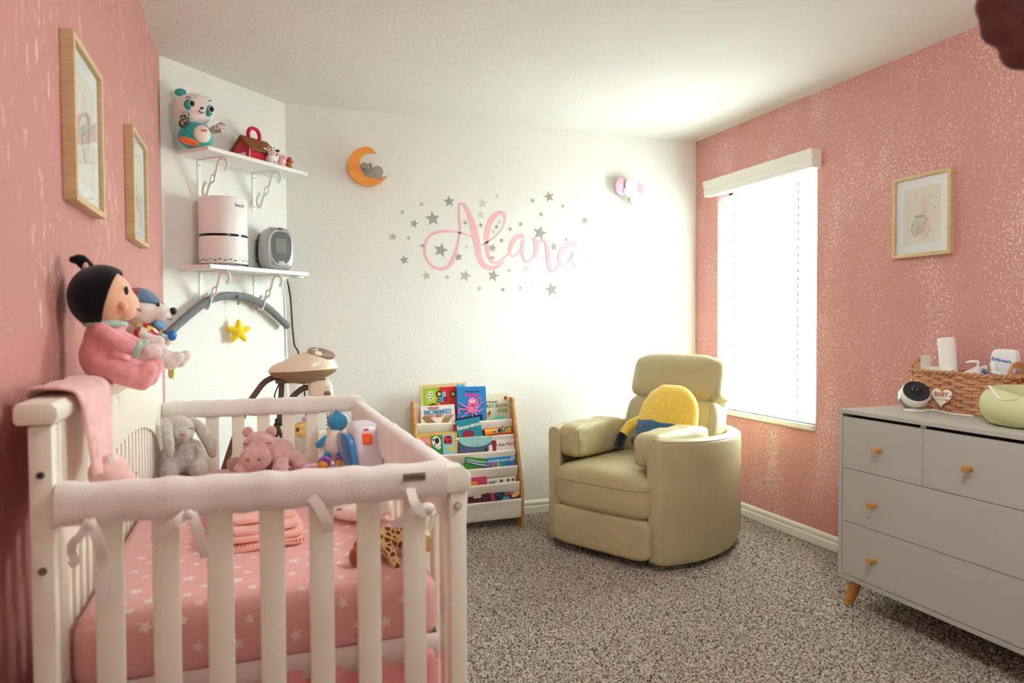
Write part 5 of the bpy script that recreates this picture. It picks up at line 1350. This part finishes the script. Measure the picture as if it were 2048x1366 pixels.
# local axes: +y to the back (a), +x to the sitter's left seen from the front (towards -l)
ang = math.degrees(math.atan2(.45817, .88886)) - 90
rec = thing('recliner', 'cream leather swivel recliner in the corner under the window', 'armchair', (FX, FY, 0), ang)
M_lea = mat('cream_leather', (180, 166, 128), .48, bump=.12, bscale=220, vary=.02, vscale=6)
M_seam = mat('leather_piping', (150, 142, 112), .6)
def plan(f):
    """outer outline of the barrel from the right front corner (x>0) round the back"""
    P_ = [(.352, .0), (.410, .09), (.452, .20), (.474, .34), (.472, .48), (.440, .63), (.372, .80), (.25, .93), (.09, .985), (0, .99)]
    return P_
right = plan(0)
outline = spline([(x, y, 0) for x, y in right] + [(-x, y, 0) for x, y in right[-2::-1]], 5)
def armz(y): return .645 - .035 * min(1, max(0, y / .8))
th = .082
bm = B()
rings = []
nO = len(outline)
for i, p in enumerate(outline):
    a, b = outline[max(0, i - 1)], outline[min(nO - 1, i + 1)]
    tdir = (b - a).normalized(); nin = Vector((-tdir.y, tdir.x, 0))     # inward
    if i == 0: nin = Vector((-1, .0, 0))
    if i == nO - 1: nin = Vector((1, .0, 0))
    z1 = armz(p.y); r_ = .030
    sec = [(0.010, .035), (.0, .06), (.0, z1 - .09)] + [(r_ - r_ * math.cos(t), z1 - r_ + r_ * math.sin(t)) for t in [PI / 2 * k / 5 for k in range(6)]] + [(th - r_ + r_ * math.sin(t), z1 - r_ + r_ * math.cos(t)) for t in [PI / 2 * k / 5 for k in range(6)]] + [(th, z1 - .1), (th, .06), (th - .01, .035)]
    rings.append([bm.verts.new((p.x + nin.x * d, p.y + nin.y * d, z)) for d, z in sec])
m_ = len(rings[0])
for a, b in zip(rings, rings[1:]):
    for k in range(m_): bm.faces.new((a[k], a[(k + 1) % m_], b[(k + 1) % m_], b[k]))
bm.faces.new(rings[0]); bm.faces.new(rings[-1][::-1])
ed = [e for e in bm.edges if len(e.link_faces) == 2 and any(len(f.verts) > 6 for f in e.link_faces)]
bmesh.ops.bevel(bm, geom=ed, offset=.014, segments=3, profile=.5, affect='EDGES')
obj('barrel_shell', bm, M_lea, rec, 50)
# piping along the arm top
for off_, dz in ((.006, -.012),):
    pts = []
    for i, p in enumerate(outline):
        a, b = outline[max(0, i - 1)], outline[min(nO - 1, i + 1)]
        tdir = (b - a).normalized(); nin = Vector((-tdir.y, tdir.x, 0))
        pts.append((p.x + nin.x * off_, p.y + nin.y * off_, armz(p.y) + dz))
    bm = tube(B(), pts, .0028, 6); obj('piping', bm, M_seam, rec)
# plinth under the chair
bm = lathe(B(), [(.30, 0), (.30, .05)], 40, 0, Matrix.Translation((0, .48, 0))); obj('swivel_base', bm, M_black, rec)
# seat, front panel and footrest
def crown(q): return q
bm = sbox(B(), (0, .27, .345), (.615, .66, .235), 6, 12)
for v in bm.verts:
    if v.co.z > .40: v.co.z += .016 * (1 - (v.co.x / .31) ** 2)
obj('seat_cushion', bm, M_lea, rec, 60)
bm = tube(B(), [(.296 * q / 20, .27 - .3305 * (1 - abs(.296 * q / 20 / .3075) ** 6 - .002) ** (1 / 6), .388) for q in range(-20, 21)], .0022, 6); obj('seat_piping', bm, M_seam, rec)
bm = sbox(B(), (0, .0, .145), (.605, .09, .205), 7, 10); obj('footrest', bm, M_lea, rec, 60)
# inner arm cushions
for s_ in (-1, 1):
    bm = sbox(B(), (s_ * .238, .27, .572), (.15, .53, .190), 4.5, 12)
    for v in bm.verts:
        f = (v.co.y - .0) / .5
        v.co.x += s_ * .035 * max(0, min(1.2, f)) * .9
        if v.co.z > .6: v.co.z += .006 * math.sin(v.co.y * 38) * .6
        if abs(v.co.y - .27) > .2: v.co.x += .003 * math.sin(v.co.z * 90)
    ac = obj('arm_cushion', bm, M_lea, rec, 60)
    xs = s_ * .176
    pts = [(xs, .046, .505), (xs - s_ * .003, .043, .57), (xs + s_ * .001, .050, .640), (xs + s_ * .022, .27, .655), (xs + s_ * .050, .49, .640)]
    bm = tube(B(), spline(pts, 6), .0022, 6); obj('arm_piping', bm, M_seam, ac)
# back cushions, leaning
Mb = Matrix.Translation((0, .60, .44)) @ Matrix.Rotation(R(-19), 4, 'X')
bm = sbox(B(), (0, .05, .165), (.60, .19, .40), 5, 12, M=Mb); lb_ = obj('lumbar_cushion', bm, M_lea, rec, 60)
bm = sbox(B(), (0, .05, .465), (.595, .215, .295), 4.5, 14)
for v in bm.verts:
    if abs(v.co.x) > .2: v.co.z += .006 * math.sin(v.co.z * 60)
    if v.co.z > .58: v.co.x *= 1 - .35 * (v.co.z - .58)
    v.co.y -= .018 * (1 - (v.co.x / .3) ** 2) * (1 - ((v.co.z - .465) / .15) ** 2)
bmesh.ops.transform(bm, matrix=Mb, verts=bm.verts); hc = obj('head_cushion', bm, M_lea, rec, 60)
bm = sbox(B(), (0, .155, .30), (.52, .10, .52), 4, 8, M=Mb); obj('back_shell', bm, M_lea, rec, 60)
for s_ in (-1, 1):
    bm = tube(B(), spline([Mb @ Vector(p) for p in [(s_ * .250, -.036, .345), (s_ * .256, -.044, .46), (s_ * .250, -.034, .56), (s_ * .225, .0, .602)]], 6), .0022, 6); obj('head_piping', bm, M_seam, hc)
    bm = tube(B(), spline([Mb @ Vector(p) for p in [(s_ * .258, -.030, .02), (s_ * .262, -.034, .16), (s_ * .258, -.030, .31)]], 6), .0022, 6); obj('lumbar_piping', bm, M_seam, lb_)
bm = tube(B(), spline([Mb @ Vector(p) for p in [(-.26, .04, .611), (-.1, .045, .614), (.1, .045, .614), (.26, .04, .611)]], 6), .0022, 6); obj('head_piping', bm, M_seam, hc)

# rounded yellow and blue cushion on the seat
cu = thing('plush_cushion', 'rounded plush cushion, yellow above and denim blue below, slumped on the recliner', 'cushion', (2.080, 3.408, .484), ang + 3)
cu.scale = (1.08, 1.0, 1.06)
M_yel = plushm((238, 200, 90), bump=.2, vary=.03); M_den = plushm((66, 110, 140), bump=.3, vary=.06)
Mc = Matrix.Rotation(R(-19), 4, 'X') @ Matrix.Rotation(R(5), 4, 'Y')
def egg(bm, z0, z1, k=1.0, mi=0):
    t = B(); bmesh.ops.create_uvsphere(t, u_segments=40, v_segments=40, radius=1)
    bmesh.ops.rotate(t, verts=t.verts, cent=(0, 0, 0), matrix=Matrix.Rotation(0, 3, 'Z'))
    for v in t.verts:
        x, y, z = v.co; w_ = math.sqrt(max(0, 1 - z * z)); 
        s2 = ((1 - abs(z) ** 2.4) ** (1 / 2.2) / max(w_, 1e-4) if w_ > 1e-4 else 0) * (1 - .06 * z)
        zz = .185 + z * .190
        v.co = Vector((x * s2 * .165 * k, y * s2 * .075 * k, zz + .003 * math.sin(x * 9 + z * 12)))
    bmesh.ops.delete(t, geom=[v for v in t.verts if not (z0 <= v.co.z - .25 * 0 <= z1)], context='VERTS')
    merge(bm, t, mi, Mc)
bm = B(); egg(bm, -1, 2); obj('yellow_body', bm, M_yel, cu, 70)
bm = B(); egg(bm, -1, .165, 1.03); o = obj('blue_cover', bm, M_den, cu, 70); md = o.modifiers.new('t', 'SOLIDIFY'); md.thickness = .004
bm = limb(B(), [Mc @ Vector(p) for p in [(-.135, -.005, .165), (-.19, -.03, .11), (-.205, -.05, .055)]], [.028, .028, .026]); obj('side_flap', bm, M_yel, cu)
bm = limb(B(), [Mc @ Vector(p) for p in [(-.208, -.053, .045), (-.208, -.06, .0)]], [.029, .026]); obj('dark_tip', bm, plushm((34, 34, 40)), cu)
bm = B(); ell(bm, Mc @ Vector((-.085, -.085, .035)), (.05, .035, .035)); obj('dark_tip', bm, plushm((34, 34, 40)), cu)

# ------------------------------------------------------------------ dresser
DX0, DX1, DY0, DY1, DZ0, DZ1 = 2.342, 2.838, 1.195, 2.396, .118, .838
dr = thing('dresser', 'white dresser with wooden knobs and splayed legs by the right wall', 'dresser', ((DX0 + DX1) / 2, (DY0 + DY1) / 2, 0))
ox, oy = (DX0 + DX1) / 2, (DY0 + DY1) / 2
hx_, hy_ = (DX1 - DX0) / 2, (DY1 - DY0) / 2
M_dr = mat('dresser_white', (182, 178, 172), .45, bump=.02, bscale=300)
bm = bx(B(), -hx_, hx_, -hy_, hy_, DZ1 - .018, DZ1, bev=.0015, seg=1); obj('top', bm, M_dr, dr, 30)
bm = B()
bx(bm, -hx_, hx_, hy_ - .018, hy_, DZ0, DZ1 - .018, bev=.001, seg=1); bx(bm, -hx_, hx_, -hy_, -hy_ + .018, DZ0, DZ1 - .018, bev=.001, seg=1); bx(bm, -hx_, hx_, -hy_ + .018, hy_ - .018, DZ0, DZ0 + .018, bev=.001, seg=1); bx(bm, hx_ - .01, hx_, -hy_ + .018, hy_ - .018, DZ0 + .018, DZ1 - .018); bx(bm, -hx_ + .03, hx_ - .01, -hy_ + .018, hy_ - .018, DZ0 + .018, DZ1 - .03, mi=1)
obj('carcass', bm, [M_dr, paint((70, 62, 54), .8)], dr, 30)
M_knob = mat_wood('beech_knob', (206, 150, 90), (184, 124, 66), (10, 1, 1))
def knob(par, y, z):
    bm = lathe(B(), [(.0095, 0), (.0085, .004), (.0105, .024), (.013, .033), (.012, .036), (0, .0365)], 24, 0, Matrix.Translation((-hx_ + .002, y, z)) @ Matrix.Rotation(-PI / 2, 4, 'Y')); obj('knob', bm, M_knob, par, 40)
gz = [DZ0 + .020, .3635, .5905, DZ1 - .030]
def drawer(y0, y1, z0, z1, ks):
    bm = bx(B(), -hx_ + .001, -hx_ + .02, y0 + .0012, y1 - .0012, z0 + .0012, z1 - .0012, bev=.001, seg=1); d = obj('drawer', bm, M_dr, dr, 30)
    for k in ks: knob(d, *k)
ya_, yb_ = -hy_ + .0195, hy_ - .0195
drawer(ya_, yb_, gz[0], gz[1], [(2.203 - oy, .243), (oy - 2.203, .243)])
drawer(ya_, yb_, gz[1], gz[2], [(2.203 - oy, .468), (oy - 2.203, .468)])
w3 = (yb_ - ya_) / 3
for k in range(3): drawer(ya_ + k * w3, ya_ + (k + 1) * w3, gz[2], gz[3], [(ya_ + (k + .5) * w3, .694)])
M_leg = mat_wood('oak_leg', (190, 128, 66), (164, 102, 46), (1, 1, 3))
for sx in (-1, 1):
    for sy in (-1, 1):
        bm = cyl(B(), (sx * (hx_ - .055), sy * (hy_ - .055), DZ0), (sx * (hx_ - .030), sy * (hy_ - .028), 0), .026, .0165, 24); obj('leg', bm, M_leg, dr, 40)
bm = bx(B(), -hx_ + .004, -hx_ + .03, w3 * .5 - .012, w3 * .5 + .012, DZ1 - .0285, DZ1 - .018); obj('runner_tab', bm, M_steel, dr)

# baby monitor camera
ZT = DZ1 + .0003
ca = thing('baby_monitor_camera', 'round white baby monitor camera with black face on the dresser', 'camera', (2.566, 2.216, ZT), -28)
bm = lathe(B(), [(0, 0), (.040, 0), (.042, .003), (.040, .006), (.015, .008), (0, .008)], 40); obj('foot', bm, M_whiteplastic, ca)
bm = B(); sweep(bm, spline([(-.006, .030, .006), (-.03, .044, .02), (-.050, .036, .05), (-.052, .01, .07)], 6), [(-.0025, -.020), (.0025, -.020), (.0025, .020), (-.0025, .020)], up=(-1, .3, 0)); obj('stand_arm', bm, paint((176, 176, 174), .4), ca)
Mcam = Matrix.Translation((0, 0, .066)) @ Euler((R(48), R(-8), R(0))).to_matrix().to_4x4()
bm = lathe(B(), [(0, -.050), (.020, -.047), (.038, -.036), (.052, -.014), (.056, .006), (.054, .020), (.049, .027), (.047, .028)], 48, 0, Mcam); obj('shell', bm, M_whiteplastic, ca, 50)
bm = lathe(B(), [(.0505, .0262), (.049, .0295), (.03, .030), (0, .030)], 48, 0, Mcam); fc = obj('black_face', bm, paint((38, 42, 48), .3), ca, 50)
bm = lathe(B(), [(.021, .029), (.020, .036), (.016, .0385), (.010, .0365), (.006, .0375), (0, .0375)], 36, 0, Mcam); ln = obj('lens', bm, paint((26, 28, 32), .2), fc, 50)
bm = lathe(B(), [(.004, .0375), (.003, .0392), (0, .0392)], 16, 0, Mcam); obj('lens_glass', bm, paint((110, 106, 102), .1), ln)
bm = tube(B(), spline([(2.596, 2.200, ZT + .006), (2.625, 2.17, ZT + .004), (2.612, 2.12, ZT + .0035), (2.600, 2.07, ZT + .0035), (2.605, 1.99, ZT + .0035)], 6), .0032, 8); tag(obj('camera_cable', bm, M_whiteplastic), 'white cable lying on the dresser along the basket front', 'cable')

# wicker basket
bk = thing('wicker_basket', 'oval woven wicker basket full of baby supplies on the dresser', 'basket', (2.733, 2.122, ZT), 0)
M_wick = mat_wood('wicker', (206, 152, 116), (182, 124, 90), (4, 4, 4), .6)
HA, HBk, HH = .226, .100, .155
def ov(a, k=1.0, kx=None):
    p = 3.0; c, s_ = math.cos(a), math.sin(a); w = (abs(c) ** p + abs(s_) ** p) ** (1 / p)
    return Vector((HBk * k * c / w, HA * k * s_ / w, 0))
NS = 30
bm = B(); rows_ = 11
for j in range(rows_):
    z = .008 + j * (HH - .018) / (rows_ - 1); k = .93 + .07 * j / rows_
    pts = []
    for i in range(NS * 4):
        a = 2 * PI * i / (NS * 4); p = ov(a, k); n_ = p.normalized()
        pts.append(p + n_ * .0055 * math.cos(i / 4 * PI * 1.0 + j * PI) + Vector((0, 0, z)))
    sweep(bm, pts, circ(.0030, 6, .0058), up=None, closed=True) if False else sweep(bm, pts, [(.0072 * math.cos(q), .0030 * math.sin(q)) for q in [2 * PI * h / 7 for h in range(7)]], up=(0, 0, 1), closed=True)
for i in range(NS):
    a = 2 * PI * (i + 0.0) / NS
    cyl(bm, ov(a, .93) + Vector((0, 0, .002)), ov(a, 1.0) + Vector((0, 0, HH - .004)), .0032, n=6)
bx(bm, -.085, .085, -.195, .195, .003, .008)
obj('woven_wall', bm, M_wick, bk, 60)
bm = B()
for ph in (0, PI):
    pts = []
    for i in range(240):
        a = 2 * PI * i / 240; p = ov(a, 1.015); n_ = p.normalized(); q = a * 30 + ph
        pts.append(p + n_ * .006 * math.cos(q) + Vector((0, 0, HH + .004 + .006 * math.sin(q))))
    tube(bm, pts, .0055, 7, closed=True)
obj('braided_rim', bm, M_wick, bk)
for s_ in (-1, 1):
    bm = B()
    for q in range(3):
        tube(bm, spline([(-.05 + q * .004, s_ * (HA - .01), HH - .01), (-.045 + q * .004, s_ * (HA - .012), HH + .028 + q * .006), (0, s_ * (HA - .014), HH + .042 + q * .007), (.045 - q * .004, s_ * (HA - .012), HH + .028 + q * .006), (.05 - q * .004, s_ * (HA - .01), HH - .01)], 6), .005, 8)
    obj('handle', bm, M_wick, bk)
# heart sign
hs = thing('heart_sign', 'white wooden heart sign reading BABY hung on the basket front', 'sign', (2.624, 2.140, ZT + .060), -90, rot=(R(-6), 0, R(-90)))
hp = [(.046 * (16 * math.sin(t) ** 3) / 16, .040 * (13 * math.cos(t) - 5 * math.cos(2 * t) - 2 * math.cos(3 * t) - math.cos(4 * t)) / 15 + .003) for t in [2 * PI * k / 48 for k in range(48)]]
bm = prism(B(), hp, -.004, 0, bev=.0008); hb = obj('heart_board', bm, paint((236, 232, 224), .5), hs, 30)
text('sign_lettering', 'BABY', .026, paint((196, 112, 98), .6), hb, (-.002, -.0046, .012), bold=.0006)
bm = bx(B(), -.032, .022, -.0048, -.004, -.0095, -.0082); prism(bm, [(.020, -.0135), (.034, -.0088), (.020, -.004)], -.0048, -.004); obj('arrow', bm, paint((196, 112, 98), .6), hb, 0)
bm = cyl(B(), (.038, -.003, .008), (.038, -.0045, .008), .0025, n=10); obj('hole', bm, M_black, hb)
bm = tube(B(), spline([(.038, -.0046, .008), (.046, -.006, .010), (.052, .004, .012)], 5), .0012, 6); obj('string', bm, paint((180, 110, 90)), hs)
# basket contents
bz_ = ZT + .010
pr_ = thing('paper_roll', 'white paper towel roll leaning upright in the wicker basket', 'paper towel', (2.735, 2.186, bz_ + .006), 0, rot=(R(-8), R(3), 0))
bm = lathe(B(), [(.018, .0), (.0335, .0), (.0335, .284), (.032, .286), (.018, .286)], 36, capb=False, capt=False); obj('paper', bm, mat('paper_towel', (242, 240, 234), .9, bump=.3, bscale=140), pr_, 40)
bm = lathe(B(), [(.017, .0), (.019, .0), (.019, .2865), (.017, .2865), (.017, .0)], 24, capb=False, capt=False); obj('core_tube', bm, paint((150, 120, 92), .8), pr_, 40)
bo = thing('carton', 'open white carton at the left end of the wicker basket', 'box', (2.735, 2.272, bz_), 8)
bm = bx(B(), -.035, .035, -.035, .035, .0, .165, bev=.001, seg=1); obj('box_body', bm, paint((228, 228, 220), .6), bo, 0)
bm = bx(B(), -.034, .034, .033, .035, .165, .215); obj('flap', bm, paint((232, 230, 220), .7), bo, 0)
b2 = thing('pale_box', 'pale grey-green box lying before the paper roll in the basket', 'box', (2.712, 2.222, bz_ + .095), 24)
bm = bx(B(), -.03, .03, -.055, .055, .0, .062, bev=.001, seg=1); pbx = obj('box_body', bm, paint((206, 214, 208), .6), b2, 0)
bm = bx(B(), -.0306, -.030, -.02, .01, .03, .05); obj('printed_mark', bm, paint((110, 160, 150), .6), pbx, 0)
dk_ = thing('black_brush', 'black brush handle lying on the basket rim by the paper roll', 'brush', (2.665, 2.175, bz_ + .142), 15)
bm = sbox(B(), (0, 0, .006), (.018, .07, .013), 4, 6); obj('handle', bm, M_black, dk_)
def bottle(name, label, cat, x, y, z, r, h, c, cap, capc, lean=(0, 0), rz_=0, text_=None, band_=None):
    t = thing(name, label, cat, (x, y, z), 0, rot=(R(lean[0]), R(lean[1]), R(rz_)))
    bm = lathe(B(), [(r * .9, 0), (r, .006), (r, h * .72), (r * .8, h * .84), (r * .42, h * .9), (r * .42, h)], 28); b = obj('body', bm, paint(c, .35), t)
    bm = lathe(B(), [(r * .5, h * .92), (r * .5, h + .02), (0, h + .022)], 22); cp_ = obj('cap', bm, paint(capc, .35), t)
    if cap == 'pump':
        bm = B(); cyl(bm, (0, 0, h + .02), (0, 0, h + .035), .004, n=10); limb(bm, [(0, 0, h + .038), (-.01, .016, h + .042), (-.014, .034, h + .038)], [.007, .006, .004]); obj('pump', bm, paint(capc, .35), cp_)
    if band_:
        bm = lathe(B(), [(r * 1.004, h * band_[0]), (r * 1.004, h * band_[1])], 28, capb=False, capt=False); obj('label', bm, paint(band_[2], .4), b)
    return t
bottle('baby_bottle', 'small white bottle lying in the middle of the basket rim', 'bottle', 2.705, 2.105, bz_ + .135, .018, .075, (236, 234, 228), 'cap', (222, 220, 214), (62, 10))
bottle('cream_tube', 'white cream tube beside the small bottle in the basket middle', 'tube', 2.72, 2.08, bz_ + .135, .014, .065, (226, 224, 216), 'cap', (206, 206, 204), (55, -30))
bottle('pump_bottle', 'white pump bottle with blue label in the basket', 'bottle', 2.69, 2.035, bz_ + .045, .026, .115, (240, 240, 238), 'pump', (238, 238, 236), (0, -4), 20, band_=(.45, .7, (50, 90, 180)))
bottle('lotion_tube', 'white lotion tube with capped end leaning at the right of the basket', 'tube', 2.70, 1.955, bz_ + .06, .024, .125, (236, 236, 234), 'cap', (240, 240, 240), (-18, 8), 0)
bg = thing('wipes_pack', 'white rounded pack with blue lettering at the back of the basket', 'pack', (2.77, 1.985, bz_), -90)
bm = sbox(B(), (0, 0, .125), (.105, .04, .25), 6, 8); bgb = obj('pack_body', bm, paint((236, 238, 240), .4), bg)
text('pack_lettering', "DrBrown's", .018, paint((60, 110, 200), .5), bgb, (-.002, -.0206, .206), (0, R(8), 0), bold=.0003)
sq = thing('ointment_jar', 'blue ointment box with white lettering at the front of the basket', 'box', (2.672, 1.985, bz_ + .098), -78, rot=(R(0), R(12), R(-80)))
bm = bx(B(), -.026, .026, -.012, .012, 0, .062, bev=.002); sqb = obj('box_body', bm, paint((32, 62, 150), .35), sq, 30)
text('box_lettering', 'Lansinoh', .0115, paint((240, 240, 246), .5), sqb, (0, -.0126, .042), bold=.0002)
tq = thing('teal_wrapper', 'crumpled teal wrapper left of the blue box in the basket', 'wrapper', (2.69, 2.015, bz_ + .125), 0)
bm = B(); ell(bm, (0, 0, .015), (.014, .016, .026), (0, 20, 0)); o = obj('wrapper', bm, paint((70, 170, 200), .3), tq); fuzz(o, .003, .006, .012, 2)

# green foam baby seat
fs = thing('foam_baby_seat', 'pale green moulded foam baby seat at the right end of the dresser top', 'baby seat', (2.605, 1.735, ZT), 0)
M_gfo = mat('green_foam', (206, 208, 160), .6, bump=.05, bscale=120)
bm = B(); n = 64
prof = [(.135, 0), (.160, .008), (.180, .035), (.186, .065), (.182, .095), (.166, .122), (.148, .134), (.134, .132), (.122, .118), (.112, .080), (.10, .05), (0, .045)]
lathe(bm, prof, n)
for v in bm.verts:
    a = math.atan2(v.co.y, v.co.x)
    if v.co.z > .09: v.co.z -= .026 * max(0, math.cos(a - R(215))) ** 3 * min(1, (v.co.z - .09) / .03)
obj('seat_body', bm, M_gfo, fs, 60)
bm = sweep(B(), spline([(-.10, .135, .126), (-.125, .10, .137), (-.155, .06, .118), (-.175, .02, .100), (-.165, -.03, .106)], 6), [(-.001, -.004), (.001, -.004), (.001, .004), (-.001, .004)], up=(-.3, .3, 1)); obj('white_strap', bm, paint((236, 234, 230), .5), fs)

# felt cloud mobile near the doorway, out of focus
fc_ = thing('felt_cloud', 'dusty rose felt cloud hanging from the ceiling in the top right corner', 'hanging decoration', (.935, .655, 1.612), -37)
bm = B()
for x, z, r in ((.0, .0, .050), (-.022, -.018, .026), (-.030, .012, .024), (.0, -.050, .026), (.030, -.058, .030), (.05, -.02, .04), (.02, .03, .035), (.06, .02, .04)): ell(bm, (x, 0, z), (r, .016, r))
fuzz(obj('cloud', bm, plushm((112, 66, 62)), fc_), .004, 0)
bm = tube(B(), [(.01, 0, .04), (.01, 0, H - 1.612)], .0008, 6); obj('thread', bm, paint((200, 190, 184)), fc_)

# ------------------------------------------------------------------ daylight and added fill
w = bpy.data.worlds.new('sky'); sc.world = w; w.use_nodes = True
w.node_tree.nodes['Background'].inputs['Color'].default_value = (.92, .96, 1.0, 1); w.node_tree.nodes['Background'].inputs['Strength'].default_value = 6.0
def area(name, loc, rot, sx, sy, power, color=(1, 1, 1), spread=180):
    L = bpy.data.lights.new(name, 'AREA'); L.shape = 'RECTANGLE'; L.size = sx; L.size_y = sy; L.energy = power; L.color = color; L.spread = R(spread)
    o = bpy.data.objects.new(name, L); col.objects.link(o); o.location = loc; o.rotation_euler = rot; return o
area('daylight', (XR + .45, 3.525, 1.45), (0, R(90), 0), 2.2, 1.6, 430, (.80, 1.0, .97), 90)
L = bpy.data.lights.new('room_fill', 'POINT'); L.energy = 56; L.shadow_soft_size = .18; L.color = (.93, 1, .97)  # added fill out of view, evens out the window light
o = bpy.data.objects.new('room_fill', L); col.objects.link(o); o.location = (1.25, 1.0, 2.2)
L = bpy.data.lights.new('hall_fill', 'POINT'); L.energy = 8; L.shadow_soft_size = .12; L.color = (1, .97, .9)  # added fill behind the camera, lifts the near crib end
o = bpy.data.objects.new('hall_fill', L); col.objects.link(o); o.location = (.15, -1.9, 2.2)

# ------------------------------------------------------------------ camera
cam = bpy.data.cameras.new('camera'); co_ = bpy.data.objects.new('camera', cam); col.objects.link(co_); sc.camera = co_
cam.sensor_width = 36; cam.lens = 25.128; cam.clip_start = .02
r0, r1, r2 = (0.94128145, -0.33758526, -0.00504275), (-0.01400684, -0.02412306, -0.99961087), (0.33733225, 0.9409858, -0.02743509)
co_.matrix_world = Matrix(((r0[0], -r1[0], -r2[0], 0), (r0[1], -r1[1], -r2[1], 0), (r0[2], -r1[2], -r2[2], 1.215), (0, 0, 0, 1)))
cam.dof.use_dof = True; cam.dof.focus_distance = 3.5; cam.dof.aperture_fstop = 4.0
vs = sc.view_settings
sc.display_settings.display_device = 'sRGB'
vs.view_transform = 'Standard'; vs.look = 'None'; vs.exposure = -0.30; vs.gamma = 1.0; vs.use_curve_mapping = False
sc.cycles.max_bounces = 12; sc.cycles.diffuse_bounces = 8; sc.cycles.transparent_max_bounces = 16
sc.cycles.use_denoising = True
